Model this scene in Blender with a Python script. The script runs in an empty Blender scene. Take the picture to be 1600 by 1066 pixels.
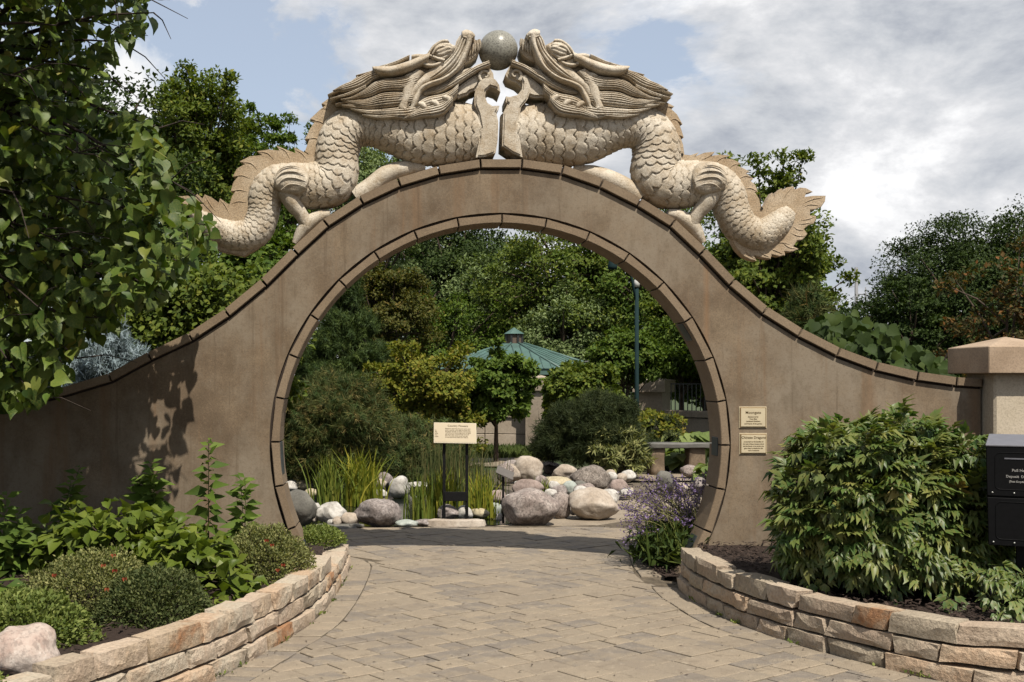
import bpy, bmesh, math, random
import numpy as np
from mathutils import Vector, Matrix, noise as mnoise
from mathutils.geometry import tessellate_polygon
random.seed(7); rng = np.random.default_rng(7)
sc = bpy.context.scene
C = sc.collection
# ------------------------------------------------------------------ camera
EYE = 1.65; FPX = 1800.0; VX = 620.0; VY = 590.0
cam_d = bpy.data.cameras.new('camera'); cam = bpy.data.objects.new('camera', cam_d); C.objects.link(cam)
cam.location = (0, 0, EYE); cam.rotation_euler = (math.radians(90), 0, 0)
cam_d.sensor_width = 36.0; cam_d.lens = FPX / 1600 * 36
cam_d.shift_x = (800 - VX) / 1600; cam_d.shift_y = (VY - 533) / 1600
cam_d.clip_start = 0.05; cam_d.clip_end = 3000
sc.camera = cam
# ------------------------------------------------------------------ sun and sky
AZ = math.radians(21); EL = math.radians(57.4)
sun_dir = Vector((math.sin(AZ) * math.cos(EL), -math.cos(AZ) * math.cos(EL), math.sin(EL)))
sd = bpy.data.lights.new('sun', 'SUN'); sun = bpy.data.objects.new('sun', sd); C.objects.link(sun)
sd.energy = 5.0; sd.angle = math.radians(0.53); sd.color = (1.0, 0.93, 0.82)
sun.rotation_euler = sun_dir.to_track_quat('Z', 'Y').to_euler()
w = bpy.data.worlds.new('World'); sc.world = w; w.use_nodes = True
nt = w.node_tree; nt.nodes.clear()
def N(nt, t, **k):
    n = nt.nodes.new(t)
    for a, b in k.items():
        if a.startswith('i_'): n.inputs[int(a[2:]) if a[2:].isdigit() else a[2:].replace('_', ' ')].default_value = b
        else: setattr(n, a, b)
    return n
def ramp(nt, fac, stops, interp='LINEAR'):
    r = nt.nodes.new('ShaderNodeValToRGB'); r.color_ramp.interpolation = interp
    e = r.color_ramp.elements
    while len(e) < len(stops): e.new(0.5)
    for i, (p, c) in enumerate(stops):
        e[i].position = p; e[i].color = (c[0], c[1], c[2], 1) if hasattr(c, '__len__') else (c, c, c, 1)
    if fac is not None: nt.links.new(fac, r.inputs[0])
    return r.outputs[0]
def math_n(nt, op, a, b=None, c=None, clamp=False):
    n = nt.nodes.new('ShaderNodeMath'); n.operation = op; n.use_clamp = clamp
    for i, v in enumerate((a, b, c)):
        if v is None: continue
        if isinstance(v, (int, float)): n.inputs[i].default_value = v
        else: nt.links.new(v, n.inputs[i])
    return n.outputs[0]
def mixc(nt, fac, a, b, mode='MIX'):
    n = nt.nodes.new('ShaderNodeMix'); n.data_type = 'RGBA'; n.blend_type = mode
    for i, v in ((0, fac), (6, a), (7, b)):
        if isinstance(v, (int, float)): n.inputs[i].default_value = v
        elif isinstance(v, tuple): n.inputs[i].default_value = (v[0], v[1], v[2], 1)
        else: nt.links.new(v, n.inputs[i])
    return n.outputs[2]
sky = N(nt, 'ShaderNodeTexSky', sky_type='NISHITA'); sky.sun_disc = False
sky.sun_elevation = EL; sky.sun_rotation = math.radians(180) - AZ; sky.air_density = 1.0; sky.dust_density = 1.2; sky.ozone_density = 1.4
tc = N(nt, 'ShaderNodeTexCoord'); sep = N(nt, 'ShaderNodeSeparateXYZ'); nt.links.new(tc.outputs['Generated'], sep.inputs[0])
zz = math_n(nt, 'MAXIMUM', sep.outputs[2], 0.0)
den = math_n(nt, 'ADD', zz, 0.22)
cx = math_n(nt, 'DIVIDE', sep.outputs[0], den); cy = math_n(nt, 'DIVIDE', sep.outputs[1], den)
cmb = N(nt, 'ShaderNodeCombineXYZ'); nt.links.new(cx, cmb.inputs[0]); nt.links.new(cy, cmb.inputs[1])
def wnoise(vec, scale, detail, rough, off=(0, 0, 0), dist=0.0):
    mp = N(nt, 'ShaderNodeMapping'); mp.inputs[1].default_value = off; nt.links.new(vec, mp.inputs[0])
    n = N(nt, 'ShaderNodeTexNoise'); n.inputs['Scale'].default_value = scale; n.inputs['Detail'].default_value = detail
    n.inputs['Roughness'].default_value = rough; n.inputs['Distortion'].default_value = dist
    nt.links.new(mp.outputs[0], n.inputs['Vector']); return n.outputs[0]
mpz = N(nt, 'ShaderNodeMapping'); mpz.inputs[3].default_value = (1, 1, 2.0); nt.links.new(tc.outputs['Generated'], mpz.inputs[0]); gvec = mpz.outputs[0]
big = wnoise(gvec, 2.7, 10, 0.62, (3.1, 1.7, 0.4), 0.25)
# more cloud towards the right of the view, thinner on the left
az = math_n(nt, 'DIVIDE', sep.outputs[0], math_n(nt, 'MAXIMUM', math_n(nt, 'ABSOLUTE', sep.outputs[1]), 0.2))
def puff(direction, radius, vec):
    d = Vector(direction).normalized()
    dp = N(nt, 'ShaderNodeVectorMath', operation='DISTANCE'); nt.links.new(vec, dp.inputs[0]); dp.inputs[1].default_value = d
    return math_n(nt, 'SUBTRACT', 1.0, math_n(nt, 'DIVIDE', dp.outputs['Value'], radius))
def lobe(px, py, rad, amt):
    return math_n(nt, 'MULTIPLY', math_n(nt, 'MAXIMUM', puff(((px - VX) / FPX, 1, (VY - py) / FPX), rad, tc.outputs['Generated']), 0.0), amt)
bias = math_n(nt, 'ADD', lobe(1400, 240, 0.50, 0.20), math_n(nt, 'ADD', lobe(1020, 70, 0.11, -0.20), lobe(330, 120, 0.16, -0.03)))
cov = math_n(nt, 'ADD', big, bias)
mask = ramp(nt, cov, [(0.47, 0.0), (0.515, 0.7), (0.56, 1.0)], 'EASE')
shade_n = wnoise(gvec, 5.0, 9, 0.62, (7.3, 4.4, 0.3), 0.2)
ccol = ramp(nt, shade_n, [(0.36, (0.55, 0.59, 0.67)), (0.45, (0.80, 0.83, 0.88)), (0.52, (1.0, 1.01, 1.04)), (0.60, (1.32, 1.32, 1.33))])
# one bright puff low on the left
pn = wnoise(tc.outputs['Generated'], 14.0, 6, 0.6, (1, 2, 3))
pf = puff(((195 - VX) / FPX, 1, (VY - 168) / FPX), 0.075, tc.outputs['Generated'])
pm = ramp(nt, math_n(nt, 'ADD', pf, math_n(nt, 'MULTIPLY', math_n(nt, 'SUBTRACT', pn, 0.5), 1.6)), [(0.25, 0.0), (0.6, 1.0)])
pf2 = puff(((680 - VX) / FPX, 1, (VY - 75) / FPX), 0.075, tc.outputs['Generated'])
pm2 = ramp(nt, math_n(nt, 'ADD', pf2, math_n(nt, 'MULTIPLY', math_n(nt, 'SUBTRACT', pn, 0.5), 1.1)), [(0.1, 0.0), (0.6, 0.75)])
bg1 = N(nt, 'ShaderNodeBackground'); bg1.inputs[1].default_value = 0.078
hz = mixc(nt, 0.42, sky.outputs[0], (6.9, 7.4, 8.2)); nt.links.new(hz, bg1.inputs[0])
bg2 = N(nt, 'ShaderNodeBackground'); bg2.inputs[1].default_value = 0.53; nt.links.new(ccol, bg2.inputs[0])
bg3 = N(nt, 'ShaderNodeBackground'); bg3.inputs[1].default_value = 0.66; bg3.inputs[0].default_value = (1, 1, 1, 1)
def mixs(f, a, b):
    m = N(nt, 'ShaderNodeMixShader'); nt.links.new(f, m.inputs[0]); nt.links.new(a, m.inputs[1]); nt.links.new(b, m.inputs[2]); return m.outputs[0]
s1 = mixs(mask, bg1.outputs[0], bg2.outputs[0]); s2 = mixs(pm2, s1, bg2.outputs[0]); s3 = mixs(pm, s2, bg3.outputs[0])
wo = N(nt, 'ShaderNodeOutputWorld'); nt.links.new(s3, wo.inputs[0])
sc.view_settings.view_transform = 'Standard'; sc.view_settings.look = 'None'; sc.view_settings.exposure = 0.56; sc.view_settings.gamma = 1
sc.view_settings.use_curve_mapping = False
sc.cycles.max_bounces = 6; sc.cycles.transparent_max_bounces = 6; sc.cycles.caustics_reflective = False; sc.cycles.caustics_refractive = False
# ------------------------------------------------------------------ helpers
S = 9.6 / FPX
def P(px, py, Y): return Vector(((px - VX) * Y / FPX, Y, EYE - (py - VY) * Y / FPX))
def gY(py, z=0.0): return (EYE - z) * FPX / (py - VY)
def G(px, py, z=0.0):
    Y = gY(py, z); return Vector(((px - VX) * Y / FPX, Y, z))
def tag(o, label=None, cat=None, group=None, kind=None):
    if label: o['label'] = label
    if cat: o['category'] = cat
    if group: o['group'] = group
    if kind: o['kind'] = kind
    return o
def empty(name, loc, label, cat, group=None):
    o = bpy.data.objects.new(name, None); C.objects.link(o); o.location = loc; o.empty_display_size = 0.1
    return tag(o, label, cat, group)
_pend = []
def link(name, me, mat=None, parent=None, loc=(0, 0, 0), rot=(0, 0, 0), scale=(1, 1, 1)):
    """mesh coordinates are world coordinates unless loc is given; parents are unrotated empties"""
    o = bpy.data.objects.new(name, me); C.objects.link(o)
    if mat is not None and len(me.materials) == 0: me.materials.append(mat)
    o.location = loc; o.rotation_euler = rot; o.scale = scale
    if parent is not None:
        o.parent = parent; pl = parent.matrix_local.copy() if False else None
        o.location = Vector(loc) - abs_loc(parent)
    return o
def abs_loc(o):
    v = Vector(o.location)
    while o.parent is not None:
        o = o.parent; v = v + Vector(o.location)
    return v
def mesh_np(name, V, F, smooth=False, attr=None):
    """V (n,3), F (m,k) same size faces or list"""
    me = bpy.data.meshes.new(name)
    V = np.asarray(V, dtype=np.float32); 
    if isinstance(F, np.ndarray):
        m, k = F.shape
        me.vertices.add(len(V)); me.vertices.foreach_set('co', V.ravel())
        me.loops.add(m * k); me.loops.foreach_set('vertex_index', F.astype(np.int32).ravel())
        me.polygons.add(m); me.polygons.foreach_set('loop_start', np.arange(0, m * k, k, dtype=np.int32))
        try: me.polygons.foreach_set('loop_total', np.full(m, k, dtype=np.int32))
        except Exception: pass
        me.update(calc_edges=True)
    else:
        me.from_pydata([tuple(v) for v in V.tolist()], [], F); me.update()
    if smooth: me.polygons.foreach_set('use_smooth', np.ones(len(me.polygons), dtype=bool))
    if attr is not None:
        a = me.attributes.new('rnd', 'FLOAT', 'POINT'); a.data.foreach_set('value', np.asarray(attr, dtype=np.float32))
    return me
def bm_mesh(bm, name, smooth=False):
    me = bpy.data.meshes.new(name); bm.to_mesh(me); bm.free()
    if smooth:
        for p in me.polygons: p.use_smooth = True
    return me
def cat(*parts):
    """join (V,F) tuples, F arrays of quads"""
    Vs, Fs, n = [], [], 0
    for V, F in parts:
        Vs.append(np.asarray(V, float)); Fs.append(np.asarray(F, int) + n); n += len(V)
    return np.concatenate(Vs), np.concatenate(Fs)
def box(x0, x1, y0, y1, z0, z1, bev=0.0, name='box'):
    bm = bmesh.new(); bmesh.ops.create_cube(bm, size=1)
    for v in bm.verts: v.co = Vector(((x0 + x1) / 2 + v.co.x * (x1 - x0), (y0 + y1) / 2 + v.co.y * (y1 - y0), (z0 + z1) / 2 + v.co.z * (z1 - z0)))
    if bev: bmesh.ops.bevel(bm, geom=bm.edges[:], offset=bev, segments=1, affect='EDGES')
    return bm_mesh(bm, name)
def prism(poly_xz, y0, y1, bev=0.0, name='prism'):
    """polygon in XZ extruded along Y"""
    bm = bmesh.new()
    vs = [bm.verts.new((x, y0, z)) for x, z in poly_xz]
    f = bm.faces.new(vs); r = bmesh.ops.extrude_face_region(bm, geom=[f])
    for e in r['geom']:
        if isinstance(e, bmesh.types.BMVert): e.co.y = y1
    bmesh.ops.recalc_face_normals(bm, faces=bm.faces[:])
    if bev:
        es = [e for e in bm.edges if len(e.link_faces) == 2 and e.calc_face_angle(0) > 0.5 and abs(e.verts[0].co.y - e.verts[1].co.y) < 1e-6]
        bmesh.ops.bevel(bm, geom=es, offset=bev, segments=2, affect='EDGES', clamp_overlap=True)
    if len(poly_xz) > 8: bmesh.ops.triangulate(bm, faces=[f for f in bm.faces if len(f.verts) > 6])
    return bm_mesh(bm, name)
def tube(pts, rad, sides=8, name='tube', flat=None, as_np=False, cap=True):
    pts = [Vector(p) for p in pts]; n = len(pts)
    if isinstance(rad, (int, float)): rad = [rad] * n
    V = []; prev = None
    for i, p in enumerate(pts):
        t = (pts[min(i + 1, n - 1)] - pts[max(i - 1, 0)]).normalized()
        if prev is None:
            a = Vector((0, 0, 1)) if abs(t.z) < 0.9 else Vector((1, 0, 0)); u = t.cross(a).normalized()
        else: u = (prev - t * prev.dot(t)).normalized()
        prev = u; v = t.cross(u)
        for k in range(sides):
            th = 2 * math.pi * k / sides; V.append(p + (u * math.cos(th) + v * math.sin(th)) * rad[i])
    F = []
    for i in range(n - 1):
        for k in range(sides):
            a = i * sides + k; b = i * sides + (k + 1) % sides
            F.append((a, b, b + sides, a + sides))
    if as_np: return np.array([tuple(v) for v in V]), np.array(F)
    if cap: F.append(tuple(range(sides))[::-1]); F.append(tuple(range((n - 1) * sides, n * sides)))
    me = bpy.data.meshes.new(name); me.from_pydata([tuple(v) for v in V], [], F); me.update()
    for p in me.polygons: p.use_smooth = len(p.vertices) == 4
    return me
def cr(pts, n):
    """Catmull-Rom resample of a polyline (k,d) to n points by chord length"""
    p = np.asarray(pts, float)
    if len(p) == 2: return p[0] + (p[1] - p[0]) * np.linspace(0, 1, n)[:, None]
    d = np.r_[0, np.cumsum(np.linalg.norm(np.diff(p[:, :2], axis=0), axis=1) + 1e-9)]; d /= d[-1]
    q = np.vstack([2 * p[0] - p[1], p, 2 * p[-1] - p[-2]])
    t = np.linspace(0, 1, n); i = np.clip(np.searchsorted(d, t, side='right') - 1, 0, len(p) - 2)
    u = ((t - d[i]) / (d[i + 1] - d[i]))[:, None]
    a, b, c, e = q[i], q[i + 1], q[i + 2], q[i + 3]
    return 0.5 * (2 * b + (c - a) * u + (2 * a - 5 * b + 4 * c - e) * u ** 2 + (3 * b - a - 3 * c + e) * u ** 3)
def inpoly(x, y, poly):
    poly = np.asarray(poly); x = np.asarray(x); y = np.asarray(y); ins = np.zeros(x.shape, bool); j = len(poly) - 1
    for i in range(len(poly)):
        xi, yi = poly[i]; xj, yj = poly[j]
        c = ((yi > y) != (yj > y)) & (x < (xj - xi) * (y - yi) / (yj - yi + 1e-12) + xi); ins ^= c; j = i
    return ins
def text_mesh(txt, size, mat, parent, loc, rot, align='CENTER', name='lettering', extrude=0.0006, bold=0.0):
    cu = bpy.data.curves.new('lettering', 'FONT'); cu.body = txt; cu.size = size; cu.align_x = align; cu.extrude = extrude; cu.offset = bold
    cu.resolution_u = 2
    t = bpy.data.objects.new('lettering', cu); C.objects.link(t)
    dg = bpy.context.evaluated_depsgraph_get(); me = bpy.data.meshes.new_from_object(t.evaluated_get(dg))
    bpy.data.objects.remove(t); bpy.data.curves.remove(cu)
    o = bpy.data.objects.new(name, me); C.objects.link(o); me.materials.clear(); me.materials.append(mat)
    o.rotation_euler = rot; o.parent = parent; o.location = Vector(loc)
    return o
# ------------------------------------------------------------------ materials
def newmat(name):
    m = bpy.data.materials.new(name); m.use_nodes = True; t = m.node_tree; b = t.nodes['Principled BSDF']
    return m, t, b
def tnoise(t, scale, detail=4, rough=0.55, obj=True, dist=0.0, mapping=None):
    tcn = t.nodes.new('ShaderNodeTexCoord'); vec = tcn.outputs['Object' if obj else 'Generated']
    if mapping:
        mp = t.nodes.new('ShaderNodeMapping'); mp.inputs[3].default_value = mapping; t.links.new(vec, mp.inputs[0]); vec = mp.outputs[0]
    n = t.nodes.new('ShaderNodeTexNoise'); n.inputs['Scale'].default_value = scale; n.inputs['Detail'].default_value = detail
    n.inputs['Roughness'].default_value = rough; n.inputs['Distortion'].default_value = dist; t.links.new(vec, n.inputs['Vector'])
    return n.outputs[0]
def bump(t, b, h, strength, dist=0.01):
    bn = t.nodes.new('ShaderNodeBump'); bn.inputs['Strength'].default_value = strength; bn.inputs['Distance'].default_value = dist
    t.links.new(h, bn.inputs['Height']); t.links.new(bn.outputs[0], b.inputs['Normal'])
def rndval(t):
    oi = t.nodes.new('ShaderNodeObjectInfo'); at = t.nodes.new('ShaderNodeAttribute'); at.attribute_name = 'rnd'
    return math_n(t, 'FRACT', math_n(t, 'ADD', oi.outputs['Random'], at.outputs['Fac']))
def stonemat(name, stops, scale=6, speck=120, speck_amt=0.35, bump_s=0.4, rough=0.85, perobj=0.0, bdist=0.01, speck_dark=(0.05, 0.045, 0.04), bscale=None):
    m, t, b = newmat(name)
    f = tnoise(t, scale, 6, 0.6)
    f = ramp(t, f, [(0.3, 0.0), (0.7, 1.0)])
    if perobj: f = math_n(t, 'ADD', math_n(t, 'MULTIPLY', f, 1 - perobj), math_n(t, 'MULTIPLY', rndval(t), perobj))
    c = ramp(t, f, stops)
    if speck:
        s = tnoise(t, speck, 2, 0.7); s = ramp(t, s, [(0.40, 1.0), (0.52, 0.0)])
        c = mixc(t, math_n(t, 'MULTIPLY', s, speck_amt), c, speck_dark)
        s2 = tnoise(t, speck * 0.7, 2, 0.7, mapping=(1.1, 1.3, 0.9)); s2 = ramp(t, s2, [(0.58, 0.0), (0.66, 1.0)])
        c = mixc(t, math_n(t, 'MULTIPLY', s2, speck_amt * 0.5), c, tuple(min(1, q * 1.7) for q in stops[-1][1]))
    t.links.new(c, b.inputs['Base Color']); b.inputs['Roughness'].default_value = rough; b.inputs['Specular IOR Level'].default_value = 0.25
    h = tnoise(t, bscale or scale * 9, 8, 0.65); bump(t, b, h, bump_s, bdist)
    return m
def plainmat(name, col, rough=0.6, metal=0.0, var=0.15, nscale=20, bs=0.0):
    m, t, b = newmat(name)
    c = ramp(t, tnoise(t, nscale, 5), [(0.3, tuple(q * (1 - var) for q in col)), (0.7, tuple(min(1, q * (1 + var)) for q in col))])
    t.links.new(c, b.inputs['Base Color']); b.inputs['Roughness'].default_value = rough; b.inputs['Metallic'].default_value = metal
    if bs: bump(t, b, tnoise(t, nscale * 4, 5), bs, 0.004)
    return m
def leafmat(name, stops, trans=0.3, rough=0.65, vein=False, spec=0.16):
    m, t, b = newmat(name)
    c = ramp(t, rndval(t), stops)
    nz = tnoise(t, 9.0, 3); c = mixc(t, math_n(t, 'MULTIPLY', ramp(t, nz, [(0.4, 0.0), (0.65, 1.0)]), 0.25), c, tuple(min(1, q * 1.25) for q in stops[-1][1]))
    t.links.new(c, b.inputs['Base Color']); b.inputs['Roughness'].default_value = rough; b.inputs['Specular IOR Level'].default_value = spec
    tr = t.nodes.new('ShaderNodeBsdfTranslucent'); mx = t.nodes.new('ShaderNodeMixShader'); mx.inputs[0].default_value = trans
    tcx = mixc(t, 1.0, c, (1.25, 1.3, 0.55), 'MULTIPLY'); t.links.new(tcx, tr.inputs[0])
    out = t.nodes['Material Output']; t.links.new(b.outputs[0], mx.inputs[1]); t.links.new(tr.outputs[0], mx.inputs[2]); t.links.new(mx.outputs[0], out.inputs[0])
    return m
# ------------------------------------------------------------------ ground
M_wall = stonemat('render_brown', [(0.0, (0.135, 0.094, 0.059)), (0.5, (0.208, 0.150, 0.096)), (1.0, (0.305, 0.230, 0.152))], scale=1.9, speck=70, speck_amt=0.22, bump_s=0.25, bscale=60, bdist=0.006)
def wall_stains(m):
    t = m.node_tree; b = t.nodes['Principled BSDF']; src = b.inputs['Base Color'].links[0].from_socket
    # greyish patches and vertical rust runs
    g = ramp(t, tnoise(t, 1.3, 7, 0.68, mapping=(1, 1, 0.8)), [(0.44, 0.0), (0.62, 0.8)])
    c = mixc(t, g, src, (0.28, 0.23, 0.170))
    st = ramp(t, tnoise(t, 3.0, 4, 0.6, mapping=(2.2, 1, 0.13)), [(0.56, 0.0), (0.70, 0.65)])
    c = mixc(t, st, c, (0.22, 0.135, 0.075))
    dr = ramp(t, tnoise(t, 6.0, 6, 0.7, mapping=(2.6, 1, 0.10)), [(0.57, 0.0), (0.68, 0.55)])
    c = mixc(t, dr, c, (0.135, 0.097, 0.062))
    fk = ramp(t, tnoise(t, 38.0, 4, 0.75), [(0.38, 0.3), (0.47, 0.0)])
    c = mixc(t, fk, c, (0.13, 0.092, 0.058))
    gr = ramp(t, tnoise(t, 5.0, 6, 0.7, mapping=(1, 1, 0.5)), [(0.50, 0.0), (0.72, 0.6)])
    c = mixc(t, gr, c, (0.125, 0.09, 0.055))
    at = t.nodes.new('ShaderNodeTexCoord'); sp = t.nodes.new('ShaderNodeSeparateXYZ'); t.links.new(at.outputs['Object'], sp.inputs[0])
    d = math_n(t, 'ABSOLUTE', math_n(t, 'SUBTRACT', sp.outputs[0], (1104 - VX) * S))
    run = math_n(t, 'SUBTRACT', 1.0, math_n(t, 'DIVIDE', d, 0.035), clamp=True)
    run = math_n(t, 'MULTIPLY', run, ramp(t, sp.outputs[2], [(0.30, 0.0), (0.9, 1.0)])) if False else math_n(t, 'MULTIPLY', run, 0.45)
    c = mixc(t, run, c, (0.30, 0.165, 0.08))
    t.links.new(c, b.inputs['Base Color'])
wall_stains(M_wall)
M_tile = stonemat('coping_brown', [(0.0, (0.20, 0.142, 0.091)), (0.5, (0.255, 0.187, 0.121)), (1.0, (0.31, 0.233, 0.155))], scale=5, speck=90, speck_amt=0.25, bump_s=0.3, bscale=70, perobj=0.45, bdist=0.006)
M_mortar = plainmat('dark_joint', (0.035, 0.022, 0.014), 0.95)
M_sand = stonemat('stone_wall', [(0.0, (0.52, 0.42, 0.30)), (0.24, (0.60, 0.43, 0.29)), (0.40, (0.58, 0.50, 0.385)), (0.60, (0.62, 0.49, 0.37)), (0.80, (0.52, 0.40, 0.275)), (0.9, (0.42, 0.22, 0.11)), (1.0, (0.40, 0.20, 0.10))], scale=5, speck=45, speck_amt=0.22, bump_s=0.9, perobj=0.72, bscale=26, bdist=0.022)
M_sand2 = stonemat('stone_wall_grey', [(0.0, (0.38, 0.31, 0.225)), (0.4, (0.49, 0.41, 0.305)), (0.7, (0.49, 0.375, 0.275)), (1.0, (0.56, 0.455, 0.345))], scale=5, speck=45, speck_amt=0.25, bump_s=0.9, perobj=0.65, bscale=26, bdist=0.022)
M_paver = stonemat('paver', [(0.0, (0.205, 0.178, 0.150)), (0.24, (0.245, 0.210, 0.172)), (0.40, (0.315, 0.260, 0.192)), (0.72, (0.345, 0.282, 0.205)), (0.90, (0.38, 0.308, 0.222)), (1.0, (0.36, 0.278, 0.202))], scale=6, speck=160, speck_amt=0.4, bump_s=0.4, perobj=0.60, bscale=110, bdist=0.004)
def paver_stains(m):
    t = m.node_tree; b = t.nodes['Principled BSDF']; src = b.inputs['Base Color'].links[0].from_socket
    ge = t.nodes.new('ShaderNodeNewGeometry')
    def nz(sc_, de, lo, hi, amt):
        n = t.nodes.new('ShaderNodeTexNoise'); n.inputs['Scale'].default_value = sc_; n.inputs['Detail'].default_value = de; n.inputs['Roughness'].default_value = 0.68
        t.links.new(ge.outputs['Position'], n.inputs['Vector']); return ramp(t, n.outputs[0], [(lo, 0.0), (hi, amt)])
    c = mixc(t, nz(1.3, 7, 0.46, 0.68, 0.55), src, (0.215, 0.175, 0.135))
    c = mixc(t, nz(9.0, 7, 0.54, 0.70, 0.6), c, (0.16, 0.125, 0.09))
    c = mixc(t, nz(16.0, 5, 0.56, 0.68, 0.45), c, (0.46, 0.39, 0.30))
    t.links.new(c, b.inputs['Base Color'])
paver_stains(M_paver)
M_joint = stonemat('joint_sand', [(0.0, (0.06, 0.045, 0.03)), (1.0, (0.20, 0.16, 0.11))], scale=14, speck=150, speck_amt=0.5, bump_s=0.6, bscale=90)
def ground_mat():
    m, t, b = newmat('ground')
    n1 = tnoise(t, 0.9, 6, 0.6); n2 = tnoise(t, 60, 4, 0.7)
    soil = ramp(t, n2, [(0.35, (0.10, 0.078, 0.055)), (0.65, (0.20, 0.16, 0.115))])
    gr = ramp(t, n2, [(0.35, (0.03, 0.05, 0.014)), (0.65, (0.07, 0.10, 0.03))])
    tcx = t.nodes.new('ShaderNodeTexCoord'); sp = t.nodes.new('ShaderNodeSeparateXYZ'); t.links.new(tcx.outputs['Object'], sp.inputs[0])
    far = ramp(t, math_n(t, 'ADD', math_n(t, 'MULTIPLY', sp.outputs[1], 0.02), math_n(t, 'MULTIPLY', n1, 0.2)), [(0.48, 0.0), (0.54, 1.0)])
    t.links.new(mixc(t, far, soil, gr), b.inputs['Base Color']); b.inputs['Roughness'].default_value = 0.95
    bump(t, b, n2, 0.6, 0.02); return m
xs = np.r_[-1500, -300, np.arange(-60, 61, 6), 300, 1500]; ys = np.r_[-300, np.arange(-6, 66, 6), 150, 400, 1500]
gx, gy = np.meshgrid(xs, ys); gz = np.full(gx.shape, -0.06)
nx = len(xs); F = np.array([[j * nx + i, j * nx + i + 1, (j + 1) * nx + i + 1, (j + 1) * nx + i] for j in range(len(ys) - 1) for i in range(nx - 1)])
tag(link('ground', mesh_np('ground', np.c_[gx.ravel(), gy.ravel(), gz.ravel()], F), ground_mat()), 'brown soil and green turf of the garden ground', kind='structure')
# curves of the two low stone walls (outer foot), metres
LC = cr([(-2.15, 3.85), (-1.93, 4.4), (-1.74, 4.85), (-1.62, 5.1), (-1.47, 5.4), (-1.25, 5.8), (-1.05, 6.2), (-0.91, 6.55), (-0.78, 7.0), (-0.62, 7.54), (-0.55, 7.92), (-0.48, 8.6), (-0.44, 9.2), (-0.42, 9.7), (-0.42, 10.15), (-0.50, 10.4)], 160)
RC = cr([(2.30, 9.32), (2.21, 9.05), (2.20, 8.5), (2.26, 7.82), (2.35, 7.5), (2.56, 6.95), (2.84, 6.42), (3.08, 6.17), (3.4, 6.06), (3.9, 6.03), (4.8, 6.08), (6.0, 6.2)], 140)
def arclen(c): return np.r_[0, np.cumsum(np.linalg.norm(np.diff(c, axis=0), axis=1))]
def at_s(c, s):
    L = arclen(c); return np.array([np.interp(s, L, c[:, 0]), np.interp(s, L, c[:, 1])])
def offset_curve(c, d):
    t = np.gradient(c, axis=0); t /= np.linalg.norm(t, axis=1)[:, None]; return c + np.c_[t[:, 1], -t[:, 0]] * d
# ------------------------------------------------------------------ paving
field = np.vstack([LC[(LC[:, 1] > 3.9)], [(-1.3, 10.9), (-1.75, 12.3), (-1.2, 12.75), (0.0, 12.9), (1.2, 12.9), (2.2, 12.9), (2.7, 13.4), (3.7, 13.9), (4.0, 13.0), (2.9, 12.2), (2.35, 11.3), (2.12, 10.4), (2.12, 9.5)], RC[RC[:, 0] < 5.9], [(6.5, 6.2), (6.5, 3.9)]])
LB = offset_curve(LC, 0.19); RB = offset_curve(RC, 0.20)
RBp = np.vstack([[(2.62, 12.3), (2.42, 11.8), (2.2, 10.9), (2.08, 10.2), (2.0, 9.5)], RB[4:]])
inner = np.vstack([LB[:-4], [(-0.25, 10.5), (-1.1, 11.0), (-1.55, 12.2), (-1.2, 12.55), (0, 12.7), (1.2, 12.7), (2.2, 12.7), (2.62, 12.3)], RBp[1:], [(6.5, 6.4), (6.5, 3.9)]])
paving = tag(bpy.data.objects.new('paving', None), 'tan and grey concrete block paving running through the moon gate', kind='structure'); C.objects.link(paving)
bedme = bpy.data.meshes.new('paving_bed'); pts = [(float(x), float(y), -0.012) for x, y in field]
tri = tessellate_polygon([[Vector(p) for p in pts]]); bedme.from_pydata(pts, [], [tuple(t) for t in tri]); bedme.update()
tag(link('paving_bed', bedme, M_joint, paving), kind='structure')
def clip(poly, p, n):
    """keep side where (x-p).n <= 0"""
    out = []
    for i in range(len(poly)):
        a, b = poly[i], poly[(i + 1) % len(poly)]; da, db = np.dot(a - p, n), np.dot(b - p, n)
        if da <= 0: out.append(a)
        if (da < 0) != (db < 0) and abs(da - db) > 1e-9: out.append(a + (b - a) * da / (da - db))
    return out
def nearest(c, q):
    d = np.linalg.norm(c - q, axis=1); i = int(np.argmin(d)); t = c[min(i + 1, len(c) - 1)] - c[max(i - 1, 0)]
    t = t / np.linalg.norm(t); return d[i], c[i], t
def paver_geo(poly, top, gap=0.0036):
    """bevelled block: bottom, side, chamfer, top"""
    poly = np.array(poly); c = poly.mean(0); n = len(poly)
    def inset(d):
        out = []
        for i in range(n):
            a, b, e = poly[i - 1], poly[i], poly[(i + 1) % n]
            u = (b - a) / (np.linalg.norm(b - a) + 1e-9); v = (e - b) / (np.linalg.norm(e - b) + 1e-9)
            nn = np.array([-u[1], u[0]]) + np.array([-v[1], v[0]]); k = 1 + np.dot(u, v)
            out.append(b + nn / max(k, 0.5) * d)
        return np.array(out)
    sgn = 1 if sum(np.cross(poly[i] - c, poly[(i + 1) % n] - c) for i in range(n)) > 0 else -1
    if sgn < 0: poly = poly[::-1]
    r = [(inset(gap), -0.05), (inset(gap), top - 0.004), (inset(gap + 0.007), top)]
    V = np.vstack([np.c_[a, np.full(n, z)] for a, z in r]); F = []
    for k in range(2):
        for i in range(n): F.append((k * n + i, k * n + (i + 1) % n, (k + 1) * n + (i + 1) % n, (k + 1) * n + i))
    F.append(tuple(range(2 * n, 3 * n)))
    return V, F, c
ax1 = np.array([0.808, 0.589]); ax2 = np.array([-0.589, 0.808])
pavers = []
rr = random.Random(3)
v = -12.0
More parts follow.
